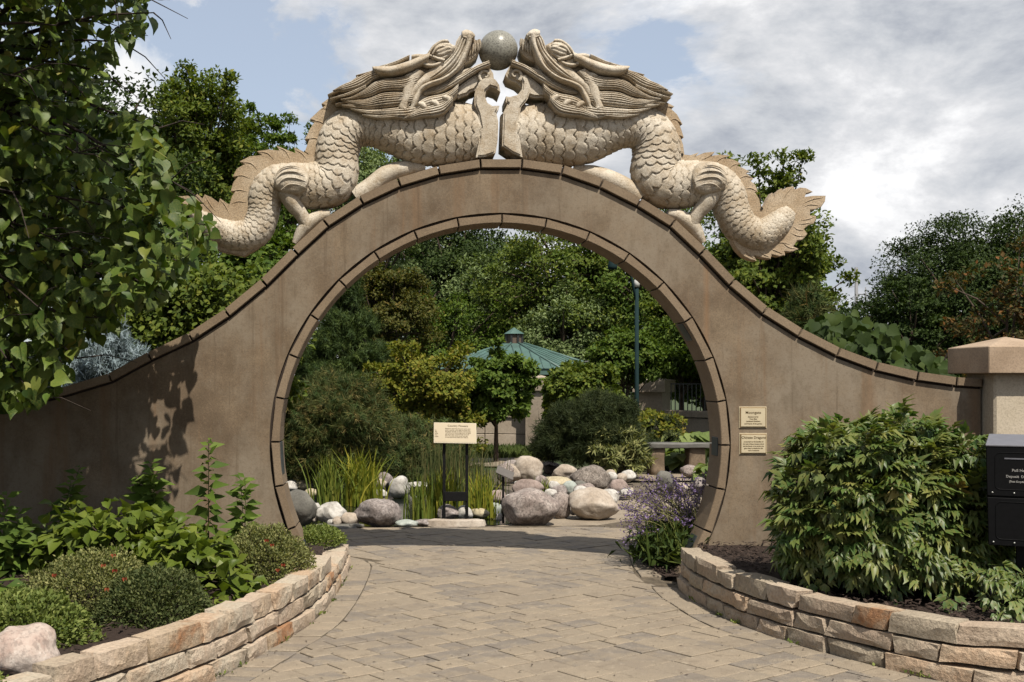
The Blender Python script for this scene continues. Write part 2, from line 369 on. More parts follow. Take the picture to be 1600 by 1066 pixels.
while v < 14:
    h = rr.choice([0.165, 0.165, 0.235]); u = -6 - rr.random() * 0.4
    while u < 16:
        L = rr.choice([0.165, 0.235, 0.235, 0.31]); c = ax1 * (u + L / 2) + ax2 * (v + h / 2)
        if -3.2 < c[0] < 6.6 and 3.9 < c[1] < 14.0:
            q = [ax1 * u + ax2 * v, ax1 * (u + L) + ax2 * v, ax1 * (u + L) + ax2 * (v + h), ax1 * u + ax2 * (v + h)]
            ins = inpoly(np.array([a[0] for a in q]), np.array([a[1] for a in q]), inner)
            if ins.any():
                if not ins.all():
                    d, p, t = nearest(inner, c); nn = np.array([t[1], -t[0]])
                    cin = np.array([a for a, k in zip(q, ins) if k]).mean(0)
                    if np.dot(cin - p, nn) > 0: nn = -nn
                    q = clip(q, p, nn)
                if len(q) >= 3: pavers.append((q, c))
        u += L
    v += h
# border course
def border(a, b, step=0.155):
    L = arclen(a); n = int(L[-1] / step)
    for i in range(n):
        s0, s1 = i * step, (i + 1) * step
        p0, p1 = at_s(a, s0), at_s(a, s1); q0 = at_s(b, s0 / L[-1] * arclen(b)[-1]); q1 = at_s(b, s1 / L[-1] * arclen(b)[-1])
        q = [p0, p1, q1, q0]; pavers.append((q, np.mean(q, axis=0)))
border(LC, LB, 0.2); border(RC[6:], RB[6:], 0.2)
border(np.array([(2.82, 12.1), (2.62, 11.7), (2.40, 10.85), (2.28, 10.2), (2.22, 9.5)]), np.array([(2.62, 12.3), (2.42, 11.8), (2.2, 10.9), (2.08, 10.2), (2.02, 9.5)]))
def vis(c):
    x = VX + c[0] / c[1] * FPX; y = VY + EYE / c[1] * FPX
    return -30 < x < 1630 and y < 1100
pavers = [p for p in pavers if len(p[0]) >= 3 and p[1][1] > 3.9]
def parea(q): q = np.array(q); x, y = q[:, 0], q[:, 1]; return 0.5 * abs(np.dot(x, np.roll(y, 1)) - np.dot(y, np.roll(x, 1)))
pavers = [p for p in pavers if parea(p[0]) > 0.002]
order = sorted(range(len(pavers)), key=lambda i: -(parea(pavers[i][0]) / pavers[i][1][1] ** 3) if vis(pavers[i][1]) else 1)
single = set(order[:300]); mV, mF, mA = [], [], []; off = 0; shared = {}
for i, (q, c) in enumerate(pavers):
    top = rr.uniform(-0.004, 0.004)
    if i in single:
        key = None; Q = np.array(q)
        V, Fc, cc = paver_geo(q, 0.0)
        if len(q) == 4:
            e = (round(np.linalg.norm(Q[1] - Q[0]), 3), round(np.linalg.norm(Q[2] - Q[1]), 3), round(float(np.dot((Q[1] - Q[0]) / np.linalg.norm(Q[1] - Q[0]), ax1)), 3)); key = e if e[2] == 1.0 else None
        if key in shared and key is not None: me = shared[key]
        else:
            me = bpy.data.meshes.new('paver'); me.from_pydata([(float(x - cc[0]), float(y - cc[1]), float(z)) for x, y, z in V], [], Fc); me.update()
            if key is not None: shared[key] = me
        o = link('paver', me, M_paver, paving, (cc[0], cc[1], top)); o.rotation_euler = (rr.uniform(-.006, .006), rr.uniform(-.006, .006), rr.uniform(-.008, .008))
    else:
        V, Fc, cc = paver_geo(q, top); mV.append(V); mF += [tuple(k + off for k in f) for f in Fc]; mA += [rr.random()] * len(V); off += len(V)
tag(link('paver', mesh_np('paver', np.vstack(mV), mF, attr=mA), M_paver, paving), kind='stuff')
# ------------------------------------------------------------------ low dry-stone walls
def stone_block(L, H, D, seed):
    r = random.Random(seed); bm = bmesh.new(); nx_, nz_ = 4, 2
    bmesh.ops.create_cube(bm, size=1)
    bmesh.ops.subdivide_edges(bm, edges=[e for e in bm.edges if abs(e.verts[0].co.x - e.verts[1].co.x) > .5], cuts=3)
    bmesh.ops.subdivide_edges(bm, edges=[e for e in bm.edges if abs(e.verts[0].co.z - e.verts[1].co.z) > .5], cuts=2)
    bmesh.ops.subdivide_edges(bm, edges=[e for e in bm.edges if abs(e.verts[0].co.y - e.verts[1].co.y) > .5], cuts=1)
    o = Vector((r.random() * 50, r.random() * 50, r.random() * 50))
    sl, sr = r.uniform(-.02, .02), r.uniform(-.02, .02)
    for v in bm.verts:
        c = v.co.copy(); x = c.x * L + (sl if c.x < 0 else sr) * c.z * 2; z = c.z * H; y = c.y * D
        e = (abs(c.x) > .49) + (abs(c.z) > .49) + (abs(c.y) > .49)
        k = 0.006 if e >= 2 else 0.0
        p = Vector((x - math.copysign(k, c.x) * (abs(c.x) > .49), y - math.copysign(k * 1.2, c.y) * (abs(c.y) > .49), z - math.copysign(k * .7, c.z) * (abs(c.z) > .49)))
        nv = mnoise.noise_vector(p * 9 + o) * 0.014; nv2 = mnoise.noise_vector(p * 27 + o) * 0.009
        nv = nv + nv2; nv.x *= .45; nv.z *= .5
        v.co = p + nv
    bmesh.ops.triangulate(bm, faces=bm.faces[:]); me = bm_mesh(bm, 'stone', True)
    try: me.set_sharp_from_angle(angle=math.radians(14))
    except Exception: pass
    return me
def stone_wall(curve, name, label, mats, courses, side, seed, vismin):
    r = random.Random(seed); root = empty(name, (float(curve[len(curve) // 2][0]), float(curve[len(curve) // 2][1]), 0), label, 'retaining wall')
    L = arclen(curve)[-1]
    for ci, (z0, h, s_end, s_start) in enumerate(courses):
        s = s_start - (r.random() * 0.2 if s_start == 0 else 0)
        while s < s_end - 0.05:
            ln = min(r.uniform(0.24, 0.50), s_end - s)
            if s_end - (s + ln) < 0.12: ln = s_end - s
            a, b = at_s(curve, max(s, 0)), at_s(curve, min(s + ln, L)); t = b - a; l2 = np.linalg.norm(t)
            if l2 < 0.03: s += ln; continue
            t = t / l2; nrm = np.array([-t[1], t[0]]) * side; D = r.uniform(0.13, 0.18) if ci == len(courses) - 1 else 0.20
            hh = h + (r.uniform(-.012, .018) if ci == len(courses) - 1 else -0.007)
            c = (a + b) / 2 + nrm * (D / 2 - 0.008 + 0.012 * ci + r.uniform(-.010, .010))
            me = stone_block(l2 - 0.011, hh, D, r.random() * 1e6)
            o = link('stone', me, mats[0] if r.random() < mats[2] else mats[1], root, (c[0], c[1], z0 + hh / 2 + r.uniform(-.003, .003)))
            o.rotation_euler = (r.uniform(-.02, .02) - (0.0), r.uniform(-.018, .018), math.atan2(t[1], t[0]) + r.uniform(-.03, .03))
            s += ln
    return root
LL = arclen(LC)[-1]
def s_of_y(c, y):
    L = arclen(c); i = int(np.argmin(abs(c[:, 1] - y))); return L[i]
stone_wall(LC, 'stone_retaining_wall', 'curved sunlit tan and pink dry stone wall edging the left flower bed', (M_sand, M_sand2, 0.93), [(-0.02, 0.115, LL, 0), (0.097, 0.105, s_of_y(LC, 10.1), 0), (0.203, 0.112, s_of_y(LC, 8.75), 0)], 1, 11, 0)
stone_wall(RC, 'stone_retaining_wall', 'curved grey-tan dry stone wall edging the bed of the big right shrub', (M_sand, M_sand2, 0.5), [(-0.02, 0.115, arclen(RC)[-1], 0), (0.097, 0.105, arclen(RC)[-1], 0), (0.203, 0.112, arclen(RC)[-1], 0.22)], 1, 23, 0)
# ------------------------------------------------------------------ beds of bark mulch
M_mulch = stonemat('bark_mulch', [(0.0, (0.022, 0.014, 0.010)), (0.6, (0.055, 0.035, 0.026)), (1.0, (0.11, 0.075, 0.058))], scale=20, speck=0, bump_s=0.9, bscale=60, perobj=0.6, bdist=0.02)
def bed(name, label, poly, z0, step=0.08):
    poly = np.array(poly); x0, y0 = poly.min(0); x1, y1 = poly.max(0)
    X, Yg = np.meshgrid(np.arange(x0, x1, step), np.arange(y0, y1, step)); ins = inpoly(X, Yg, poly)
    Z = np.array([[z0 + 0.03 * mnoise.noise(Vector((x * 2.2, y * 2.2, 0))) + 0.012 * mnoise.noise(Vector((x * 13, y * 13, 5))) for x, y in zip(a, b)] for a, b in zip(X, Yg)])
    nxx = X.shape[1]; F = []
    for j in range(X.shape[0] - 1):
        for i in range(nxx - 1):
            if ins[j, i] and ins[j + 1, i + 1] and ins[j, i + 1] and ins[j + 1, i]: F.append((j * nxx + i, j * nxx + i + 1, (j + 1) * nxx + i + 1, (j + 1) * nxx + i))
    o = link(name, mesh_np(name, np.c_[X.ravel(), Yg.ravel(), Z.ravel()], np.array(F), True), M_mulch); tag(o, label, kind='structure')
    return o
def chips(name, label, poly, z0, n, size=(0.02, 0.05)):
    poly = np.array(poly); x0, y0 = poly.min(0); x1, y1 = poly.max(0); g = np.random.default_rng(5)
    x = g.uniform(x0, x1, n); y = g.uniform(y0, y1, n); k = inpoly(x, y, poly); x, y = x[k], y[k]; n = len(x)
    L = g.uniform(*size, n); W = L * g.uniform(.2, .45, n); a = g.uniform(0, 6.28, n); tl = g.uniform(-.5, .5, n); z = z0 + g.uniform(0.0, 0.03, n)
    c, s = np.cos(a), np.sin(a); V = []
    for du, dv, dz in ((-1, -1, 0), (1, -1, 0), (1, 1, 0), (-1, 1, 0), (0, 0, 1)):
        U = du * L / 2; Wv = dv * W / 2
        V.append(np.c_[x + U * c - Wv * s, y + U * s + Wv * c, z + U * tl + dz * 0.006])
    V = np.stack(V, 1).reshape(-1, 3); b = np.arange(n) * 5
    F = np.vstack([np.c_[b + i, b + (i + 1) % 4, b + 4] for i in range(4)])
    tag(link(name, mesh_np(name, V, F, attr=np.repeat(g.random(n), 5)), M_mulch), label, kind='stuff')
LCi = offset_curve(LC, -0.11); RCi = offset_curve(RC, -0.11)
bedL = np.vstack([LCi[LCi[:, 1] > 4.4][:-3], [(-0.62, 10.4), (-0.95, 10.2), (-0.62, 9.58), (-0.9, 9.58), (-7, 9.58), (-7, 4.4)]])
bedR = np.vstack([[(2.5, 9.58)], RCi[2:], [(7, 6.3), (7, 9.58)]])
bed('mulch_bed', 'dark bark mulch of the left flower bed', bedL, 0.25); bed('mulch_bed', 'dark bark mulch under the big right shrub', bedR, 0.25)
chips('bark_chips', 'loose dark bark chips lying in the left bed', bedL, 0.262, 9000); chips('bark_chips', 'loose dark bark chips lying in the right bed', bedR, 0.262, 9000)
passR = np.array([(2.15, 9.4), (2.12, 10.0), (2.2, 10.6), (2.35, 11.2), (2.7, 11.9), (3.6, 12.3), (4.2, 10.0), (2.55, 9.4)])
bed('mulch_bed', 'strip of dark mulch behind the right foot of the moon gate', passR, 0.012)
chips('bark_chips', 'loose dark bark chips round the purple flowering clump', passR, 0.02, 2500)
# ------------------------------------------------------------------ moon gate wall
def W(px, py): return ((px - VX) * S, EYE - (py - VY) * S)
CX, CY = 781.5, 693.0
outer_r = [(750, 250), (815.6, 250), (880, 259), (942, 281), (1001.5, 311), (1054.5, 344), (1102, 389), (1147.5, 437), (1198, 480), (1252, 514), (1311, 544), (1370, 566), (1433, 581), (1493, 589.5), (1533.3, 592)]
outer_l = [(684, 260.5), (621, 279.5), (561, 307.6), (505, 344), (456.7, 388.6), (408, 437), (351, 484), (294.6, 521), (231, 551), (170, 584), (90, 608), (25, 620), (-45, 626), (-120, 628)]
outer = outer_l[::-1] + outer_r
OW = [np.array(W(*p)) for p in outer]
def offs(pl, d):
    """offset downwards (to the right of travel left->right)"""
    out = []
    for i, p in enumerate(pl):
        a = pl[max(i - 1, 0)]; b = pl[min(i + 1, len(pl) - 1)]
        n = []
        if i > 0: u = (p - a) / np.linalg.norm(p - a); n.append(np.array([u[1], -u[0]]))
        if i < len(pl) - 1: u = (b - p) / np.linalg.norm(b - p); n.append(np.array([u[1], -u[0]]))
        m = sum(n) / len(n); m = m / np.dot(m, m) ; out.append(p + m * d)
    return out
gate = empty('moon_gate_wall', ((CX - VX) * S, 9.75, 0), 'brown rendered wall with a round moon gate opening and tiled coping', 'moon gate')
def ringpts(r_px, a0, a1, n):
    return [np.array(((CX + r_px * math.cos(a) - VX) * S, EYE - (CY - r_px * math.sin(a) - VY) * S)) for a in np.linspace(a0, a1, n)]
def wall_poly(top, r_px):
    zb = -0.3; dz = (EYE - (CY - VY) * S) - zb; a = math.asin(min(1, dz / (r_px * S)))
    ring = ringpts(r_px, math.pi + a, -a, 97)
    return [(top[0][0], zb)] + [tuple(p) for p in top] + [(top[-1][0], zb)] + [tuple(p) for p in ring[::-1]]
def slab_poly(poly, y0, y1, name):
    n = len(poly); tris = tessellate_polygon([[Vector((p[0], p[1], 0)) for p in poly]])
    V = [(p[0], y0, p[1]) for p in poly] + [(p[0], y1, p[1]) for p in poly]
    F = [tuple(t) for t in tris] + [tuple(k + n for k in t[::-1]) for t in tris] + [(i, (i + 1) % n, (i + 1) % n + n, i + n) for i in range(n)]
    bm = bmesh.new(); vv = [bm.verts.new(v) for v in V]
    for f in F: bm.faces.new([vv[k] for k in f])
    bmesh.ops.recalc_face_normals(bm, faces=bm.faces[:]); return bm_mesh(bm, name)
link('wall_body', slab_poly(wall_poly(offs(OW, 0.088), 360.5), 9.6, 9.9, 'wall_body'), M_wall, gate)
link('mortar_core', slab_poly(wall_poly(offs(OW, 0.012), 346.5), 9.625, 9.875, 'mortar_core'), M_mortar, gate)
OI = offs(OW, 0.069)
for i in range(len(OW) - 1):
    a, b, c, d = OW[i], OW[i + 1], OI[i + 1], OI[i]
    u = (b - a) / np.linalg.norm(b - a); g = 0.008
    q = [a + u * g, b - u * g, c - u * g, d + u * g]
    link('coping_tile', prism([tuple(x) for x in q], 9.568, 9.932, 0.004, 'coping_tile'), M_tile, gate)
st = math.radians(11.25); a0 = math.radians(89.6)
for k in range(-12, 12):
    aa, ab = a0 + k * st + 0.0035, a0 + (k + 1) * st - 0.0035
    o2 = [ringpts(357 / 1.0, aa, ab, 2)[0], ringpts(357, aa, ab, 2)[1]]
    inn = ringpts(344, ab, aa, 4)
    link('ring_tile', prism([tuple(x) for x in o2 + inn], 9.568, 9.932, 0.004, 'ring_tile'), M_tile, gate)
# small dark plates on the inside of the ring
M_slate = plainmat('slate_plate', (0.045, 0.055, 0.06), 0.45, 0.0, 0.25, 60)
cz = EYE - (CY - VY) * S; cxw = (CX - VX) * S
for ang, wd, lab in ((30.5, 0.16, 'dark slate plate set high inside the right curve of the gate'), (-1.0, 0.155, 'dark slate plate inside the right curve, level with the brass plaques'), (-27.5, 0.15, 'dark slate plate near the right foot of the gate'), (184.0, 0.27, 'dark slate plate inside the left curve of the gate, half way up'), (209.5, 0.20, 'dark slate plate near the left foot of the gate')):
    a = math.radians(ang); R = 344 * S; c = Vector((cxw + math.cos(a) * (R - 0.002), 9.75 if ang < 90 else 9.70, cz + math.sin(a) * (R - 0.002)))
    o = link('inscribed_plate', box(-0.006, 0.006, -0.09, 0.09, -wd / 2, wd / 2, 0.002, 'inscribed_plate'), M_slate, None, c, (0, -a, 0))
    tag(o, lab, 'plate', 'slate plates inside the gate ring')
# ------------------------------------------------------------------ brass plaques
M_brass = plainmat('brass_plaque', (0.64, 0.54, 0.36), 0.42, 0.0, 0.06, 12); M_brass2 = plainmat('brass_rim', (0.30, 0.20, 0.09), 0.5, 0.2)
M_ink = plainmat('engraved_ink', (0.12, 0.075, 0.02), 0.8)
def plaque(px0, px1, py0, py1, label, lines):
    x0, z1 = W(px0, py0); x1, z0 = W(px1, py1); root = empty('brass_plaque', ((x0 + x1) / 2, 9.59, (z0 + z1) / 2), label, 'plaque', 'brass plaques beside the gate')
    link('frame', box(x0, x1, 9.588, 9.5995, z0, z1, 0.002), M_brass2, root)
    link('backing_rim', box(x0 - 0.006, x1 + 0.006, 9.594, 9.5992, z0 - 0.006, z1 + 0.006, 0.001), M_brass, root)
    link('plate', box(x0 + 0.008, x1 - 0.008, 9.584, 9.587, z0 + 0.008, z1 - 0.008, 0.001), M_brass, root)
    for t, sz, fy in lines:
        text_mesh(t, sz, M_ink, root, ((0), 9.5832 - 9.59, (z1 - z0) * (0.5 - fy)), (math.radians(90), 0, 0), 'CENTER', 'lettering', 0.0003, 0.0004)
plaque(1155.5, 1196.5, 636.5, 668, 'upper brass plaque on the right of the gate, headed Moongate', [('Moongate', 0.032, 0.32), ('Sponsored by', 0.0155, 0.50), ('Tom Bliss', 0.0155, 0.61), ('Landmark Builders', 0.0155, 0.72), ('and friends of the garden', 0.0145, 0.84)])
plaque(1156, 1197, 678, 709, 'lower brass plaque on the right of the gate, headed Chinese Dragons', [('Chinese Dragons', 0.029, 0.24), ('presented by the families of', 0.0145, 0.42), ('the valley Chinese language school', 0.0125, 0.53), ('and the friends of the garden who', 0.0125, 0.64), ('gave them in thanks for the', 0.014, 0.75), ('wall of welcome', 0.014, 0.86)])
# ------------------------------------------------------------------ gate pillar at the right end
M_cast = stonemat('cast_stone', [(0.0, (0.48, 0.40, 0.29)), (0.6, (0.56, 0.475, 0.355)), (1.0, (0.62, 0.53, 0.41))], scale=2.5, speck=60, speck_amt=0.2, bump_s=0.2, bscale=50)
M_cap = stonemat('cast_cap', [(0.0, (0.34, 0.245, 0.165)), (0.5, (0.42, 0.31, 0.215)), (1.0, (0.50, 0.38, 0.27))], scale=3, speck=60, speck_amt=0.2, bump_s=0.2, bscale=50)
pil = empty('gate_pillar', (5.09, 9.65, 0), 'square cast stone pillar with overhanging pyramid cap at the right wall end', 'pillar')
link('shaft', box(4.885, 5.30, 9.415, 9.89, -0.05, 1.70, 0.018), M_cast, pil)
x0, x1, y0, y1 = 4.78, 5.41, 9.30, 10.0
V = [(x0, y0, 1.683), (x1, y0, 1.683), (x1, y1, 1.683), (x0, y1, 1.683), (x0, y0, 1.903), (x1, y0, 1.903), (x1, y1, 1.903), (x0, y1, 1.903), ((x0 + x1) / 2, (y0 + y1) / 2, 1.992)]
me = bpy.data.meshes.new('cap'); me.from_pydata(V, [], [(0, 3, 2, 1), (0, 1, 5, 4), (1, 2, 6, 5), (2, 3, 7, 6), (3, 0, 4, 7), (4, 5, 8), (5, 6, 8), (6, 7, 8), (7, 4, 8)]); me.update()
bm = bmesh.new(); bm.from_mesh(me); bmesh.ops.bevel(bm, geom=bm.edges[:], offset=0.006, segments=1, affect='EDGES'); bm.to_mesh(me); bm.free()
link('cap', me, M_cap, pil)
# ------------------------------------------------------------------ dragons
def dragon_mat(name):
    m, t, b = newmat(name)
    n = tnoise(t, 2.6, 6, 0.62); c = ramp(t, n, [(0.30, (0.37, 0.295, 0.20)), (0.43, (0.54, 0.455, 0.34)), (0.54, (0.67, 0.59, 0.47)), (0.74, (0.76, 0.69, 0.58))])
    br = ramp(t, tnoise(t, 9, 6, 0.7), [(0.46, 0.0), (0.66, 0.7)]); c = mixc(t, br, c, (0.38, 0.27, 0.15))
    sp = ramp(t, tnoise(t, 95, 3, 0.75), [(0.38, 1.0), (0.47, 0.0)]); c = mixc(t, math_n(t, 'MULTIPLY', sp, 0.55), c, (0.16, 0.115, 0.06))
    wh = ramp(t, tnoise(t, 70, 2, 0.7), [(0.58, 0.0), (0.66, 0.5)]); c = mixc(t, wh, c, (0.66, 0.60, 0.50))
    dk = ramp(t, tnoise(t, 3.4, 8, 0.75, mapping=(1.3, 1, 0.7)), [(0.57, 0.0), (0.66, 0.75)]); dk = math_n(t, 'MULTIPLY', dk, ramp(t, tnoise(t, 120, 2), [(0.45, 0.0), (0.55, 1.0)])); c = mixc(t, dk, c, (0.07, 0.06, 0.05))
    t.links.new(c, b.inputs['Base Color']); b.inputs['Roughness'].default_value = 0.62; b.inputs['Specular IOR Level'].default_value = 0.4
    bump(t, b, tnoise(t, 42, 8, 0.75), 0.6, 0.012); return m
M_drag = dragon_mat('carved_granite')
M_fin = stonemat('carved_granite_fin', [(0.0, (0.40, 0.28, 0.165)), (0.5, (0.51, 0.385, 0.25)), (1.0, (0.62, 0.50, 0.36))], scale=5, speck=95, speck_amt=0.4, bump_s=0.4, bscale=50, rough=0.7)
M_hole = plainmat('hole_shade', (0.02, 0.015, 0.01), 1.0)  # near-black colour stands in for the shade inside the bolt holes
YC = 9.75
def WX(pts):
    p = np.asarray(pts, float); return (p[:, 0] - VX) * S, EYE - (p[:, 1] - VY) * S
HD = 0.05
def loft_geo(A, B, n=40, m=9, h=0.12, pil=0.04, grooves=0, gd=0.006, hs=None, both=True):
    """solid between two edge curves (pixel coordinates): half thickness h at the edge, pillow height pil, engraved grooves"""
    a, b = cr(A, n), cr(B, n); v = np.linspace(0, 1, m)[None, :]
    XY = a[:, None, :] * (1 - v[..., None]) + b[:, None, :] * v[..., None]
    wd = np.linalg.norm(a - b, axis=1) * S
    pk = np.minimum(pil, wd * 0.75)[:, None]
    hh = np.full(n, h) if hs is None else np.interp(np.linspace(0, 1, n), np.linspace(0, 1, len(hs)), hs)
    d = hh[:, None] + pk * (np.sqrt(np.clip(1 - (2 * v - 1) ** 2, 0, 1)) - 0.0)
    if h > 0.095: d = d + HD
    if grooves: d = d - np.minimum(gd, wd / max(grooves, 1) * 1.1)[:, None] * (1 - np.abs(np.sin(np.pi * grooves * v))) ** 1.5
    X = (XY[..., 0] - VX) * S; Z = EYE - (XY[..., 1] - VY) * S
    F = np.stack([X, YC - d, Z], -1); Bk = np.stack([X, YC + d, Z], -1)
    ring = np.concatenate([F, Bk[:, ::-1]], 1); k = ring.shape[1]; V = ring.reshape(-1, 3)
    i, j = np.meshgrid(np.arange(n - 1), np.arange(k), indexing='ij'); i, j = i.ravel(), j.ravel(); j2 = (j + 1) % k
    Q = np.c_[i * k + j, i * k + j2, (i + 1) * k + j2, (i + 1) * k + j]
    caps = []
    for r0 in (0, (n - 1) * k):
        for q in range(m - 1): caps.append((r0 + q, r0 + q + 1, r0 + k - 2 - q, r0 + k - 1 - q))
    return V, np.vstack([Q, np.array(caps)])
def tubepx(pts, r, h=0.12, n=24, sides=12, dsq=1.0):
    """round limb centred at depth YC-h (and mirrored if h>0) in pixel coordinates"""
    p = cr(pts, n); rr_ = np.interp(np.linspace(0, 1, n), np.linspace(0, 1, len(r)), r)
    X, Z = WX(p); hh = np.interp(np.linspace(0, 1, n), np.linspace(0, 1, len(h)), h) if hasattr(h, '__len__') else np.full(n, h)
    V, F = tube([(x, YC - y, z) for x, y, z in zip(X, hh, Z)], list(rr_ * S), sides, as_np=True)
    V[:, 1] = (V[:, 1] - YC) * 1.0 + YC
    c0 = V[:sides].mean(0); c1 = V[-sides:].mean(0); nn = len(V); V = np.vstack([V, c0, c1])
    fan = [(i, (i + 1) % sides, nn, nn) for i in range(sides)] + [((n - 1) * sides + (i + 1) % sides, (n - 1) * sides + i, nn + 1, nn + 1) for i in range(sides)]
    return V, F, fan
def solid(parts, name, mat, parent, mirror=False):
    """parts: list of (V,F) or (V,F,fan)"""
    bm = bmesh.new()
    for pt in parts:
        V = pt[0]; vs = [bm.verts.new((float(a), float(b), float(c))) for a, b, c in V]
        fs = [tuple(dict.fromkeys(int(k) for k in f)) for f in pt[1]] + ([tuple(dict.fromkeys(f)) for f in pt[2]] if len(pt) > 2 else [])
        for f in fs:
            if len(f) >= 3:
                try: bm.faces.new([vs[k] for k in f])
                except ValueError: pass
    bmesh.ops.remove_doubles(bm, verts=bm.verts[:], dist=0.0002)
    bmesh.ops.recalc_face_normals(bm, faces=bm.faces[:])
    me = bm_mesh(bm, name, True)
    try: me.set_sharp_from_angle(angle=math.radians(50))
    except Exception: pass
    return link(name, me, mat, parent)
def dragon_body(path, rad, nth, N, sgn, pxlen_step=1.1, depth_cap=0.175):
    """swept scaly body; path in pixels from the chest to the tail, scales overlap towards the tail"""
    p0 = cr(path, 900); r0 = np.interp(np.linspace(0, 1, 900), np.r_[0, np.cumsum(np.linalg.norm(np.diff(np.array(path, float), axis=0), axis=1))] / np.sum(np.linalg.norm(np.diff(np.array(path, float), axis=0), axis=1)), rad)
    k = np.ones(41) / 41; rs = np.convolve(np.r_[np.full(20, r0[0]), r0, np.full(20, r0[-1])], k, 'valid')
    wgt = np.clip(np.minimum(np.arange(900), np.arange(900)[::-1]) / 30, 0, 1); r0 = r0 * (1 - wgt) + rs * wgt
    L = np.r_[0, np.cumsum(np.linalg.norm(np.diff(p0, axis=0), axis=1))]; n = int(L[-1] / pxlen_step); s = np.linspace(0, L[-1], n)
    p = np.c_[np.interp(s, L, p0[:, 0]), np.interp(s, L, p0[:, 1])]; r = np.interp(s, L, r0)
    T = np.gradient(p, axis=0); kk = np.ones(25) / 25
    for c in range(2): T[:, c] = np.convolve(np.r_[np.full(12, T[0, c]), T[:, c], np.full(12, T[-1, c])], kk, 'valid')
    T /= np.linalg.norm(T, axis=1)[:, None]; Nn = np.c_[-T[:, 1], T[:, 0]]
    th = np.linspace(0, 2 * math.pi, nth, endpoint=False)
    u = np.r_[0, np.cumsum(np.diff(s) / (2 * math.pi * np.clip((r[1:] + r[:-1]) / 2, 20, 60) * 1.0 / N))]
    U, K = np.meshgrid(u, th / (2 * math.pi) * N, indexing='ij')
    row = 0.66; R = 0.64; H = np.full(U.shape, 0.1); done = np.zeros(U.shape, bool); ED = np.full(U.shape, 9.0)
    base = np.floor(U / row)
    for di in range(-3, 4):
        i = base + di; cu = i * row; off_ = np.mod(i, 2) * 0.5
        for sh in (0, -1, 1):
            kc = np.round(K - off_) + off_ + sh; dk = K - kc; du = U - cu
            jit = 0.10 * np.sin(kc % N * 12.9 + i * 7.3 + path[0][0]); rr2 = np.sqrt((dk / 0.98) ** 2 + np.where(du > 0, (du + jit) / 1.0, du) ** 2)
            new = (rr2 < R) & ~done
            lift = 0.30 + 0.55 * np.clip((du + 0.3 * R) / (1.3 * R), 0, 1) - 0.12 * np.abs(dk) ** 2 + 0.05 * np.sin(9 * dk + 3 * du + kc * 2.3)
            gr = 0.85 * np.exp(-(ED / 0.05) ** 2)
            H = np.where(new, lift - gr, H); done |= new
            ED = np.where(~done, np.minimum(ED, np.where(rr2 >= R, rr2 - R, 9)), ED)
    size = 2 * math.pi * np.clip(r, 8, 60) / N
    amp = (size * 0.165 * S)[:, None] * H
    rad_w = r[:, None] * S; dep = np.minimum(r * S, depth_cap)[:, None]
    ct, stn = np.cos(th)[None, :], np.sin(th)[None, :]
    inplane = rad_w * ct + amp * ct; depth = dep * np.sign(stn) * np.abs(stn) ** 0.85 + amp * stn
    X = (p[:, 0, None] - VX) * S + inplane * Nn[:, 0, None]; Z = EYE - (p[:, 1, None] - VY) * S - inplane * Nn[:, 1, None]; Y = YC - depth
    V = np.stack([X, Y, Z], -1).reshape(-1, 3)
    i, j = np.meshgrid(np.arange(n - 1), np.arange(nth), indexing='ij'); i, j = i.ravel(), j.ravel(); j2 = (j + 1) % nth
    F = np.c_[i * nth + j, i * nth + j2, (i + 1) * nth + j2, (i + 1) * nth + j]
    if sgn < 0: F = F[:, ::-1]
    V = np.vstack([V, V[:nth].mean(0), V[-nth:].mean(0)]); c0 = len(V) - 2
    me = mesh_np('body', V, F, True)
    bm = bmesh.new(); bm.from_mesh(me); bm.verts.ensure_lookup_table()
    for a in range(nth):
        bm.faces.new([bm.verts[a], bm.verts[(a + 1) % nth], bm.verts[c0]]); bm.faces.new([bm.verts[(n - 1) * nth + (a + 1) % nth], bm.verts[(n - 1) * nth + a], bm.verts[c0 + 1]])
    bmesh.ops.recalc_face_normals(bm, faces=bm.faces[:]); 
    for f in bm.faces: f.smooth = True
    bm.to_mesh(me); bm.free(); return me
def slabpx(poly, h0, h1, bev=0.006, yc=YC):
    """flat carved slab between depths yc-h1 .. yc+h1 with softened edges"""
    X, Z = WX(poly); me = prism(list(zip(X, Z)), yc - h1, yc + h1, bev, 'slab'); V = np.array([v.co[:] for v in me.vertices]); F = [tuple(p.vertices) for p in me.polygons]
    bpy.data.meshes.remove(me); return V, F
def groove_lines(tips, h, r=0.9):
    return [tubepx(t, [0.2, r, r, 0.2], h, 12, 6) for t in tips]
HEAD = dict()
def mir(pts, f): return [(1563 - x, y - 1) for x, y in pts] if f else list(pts)
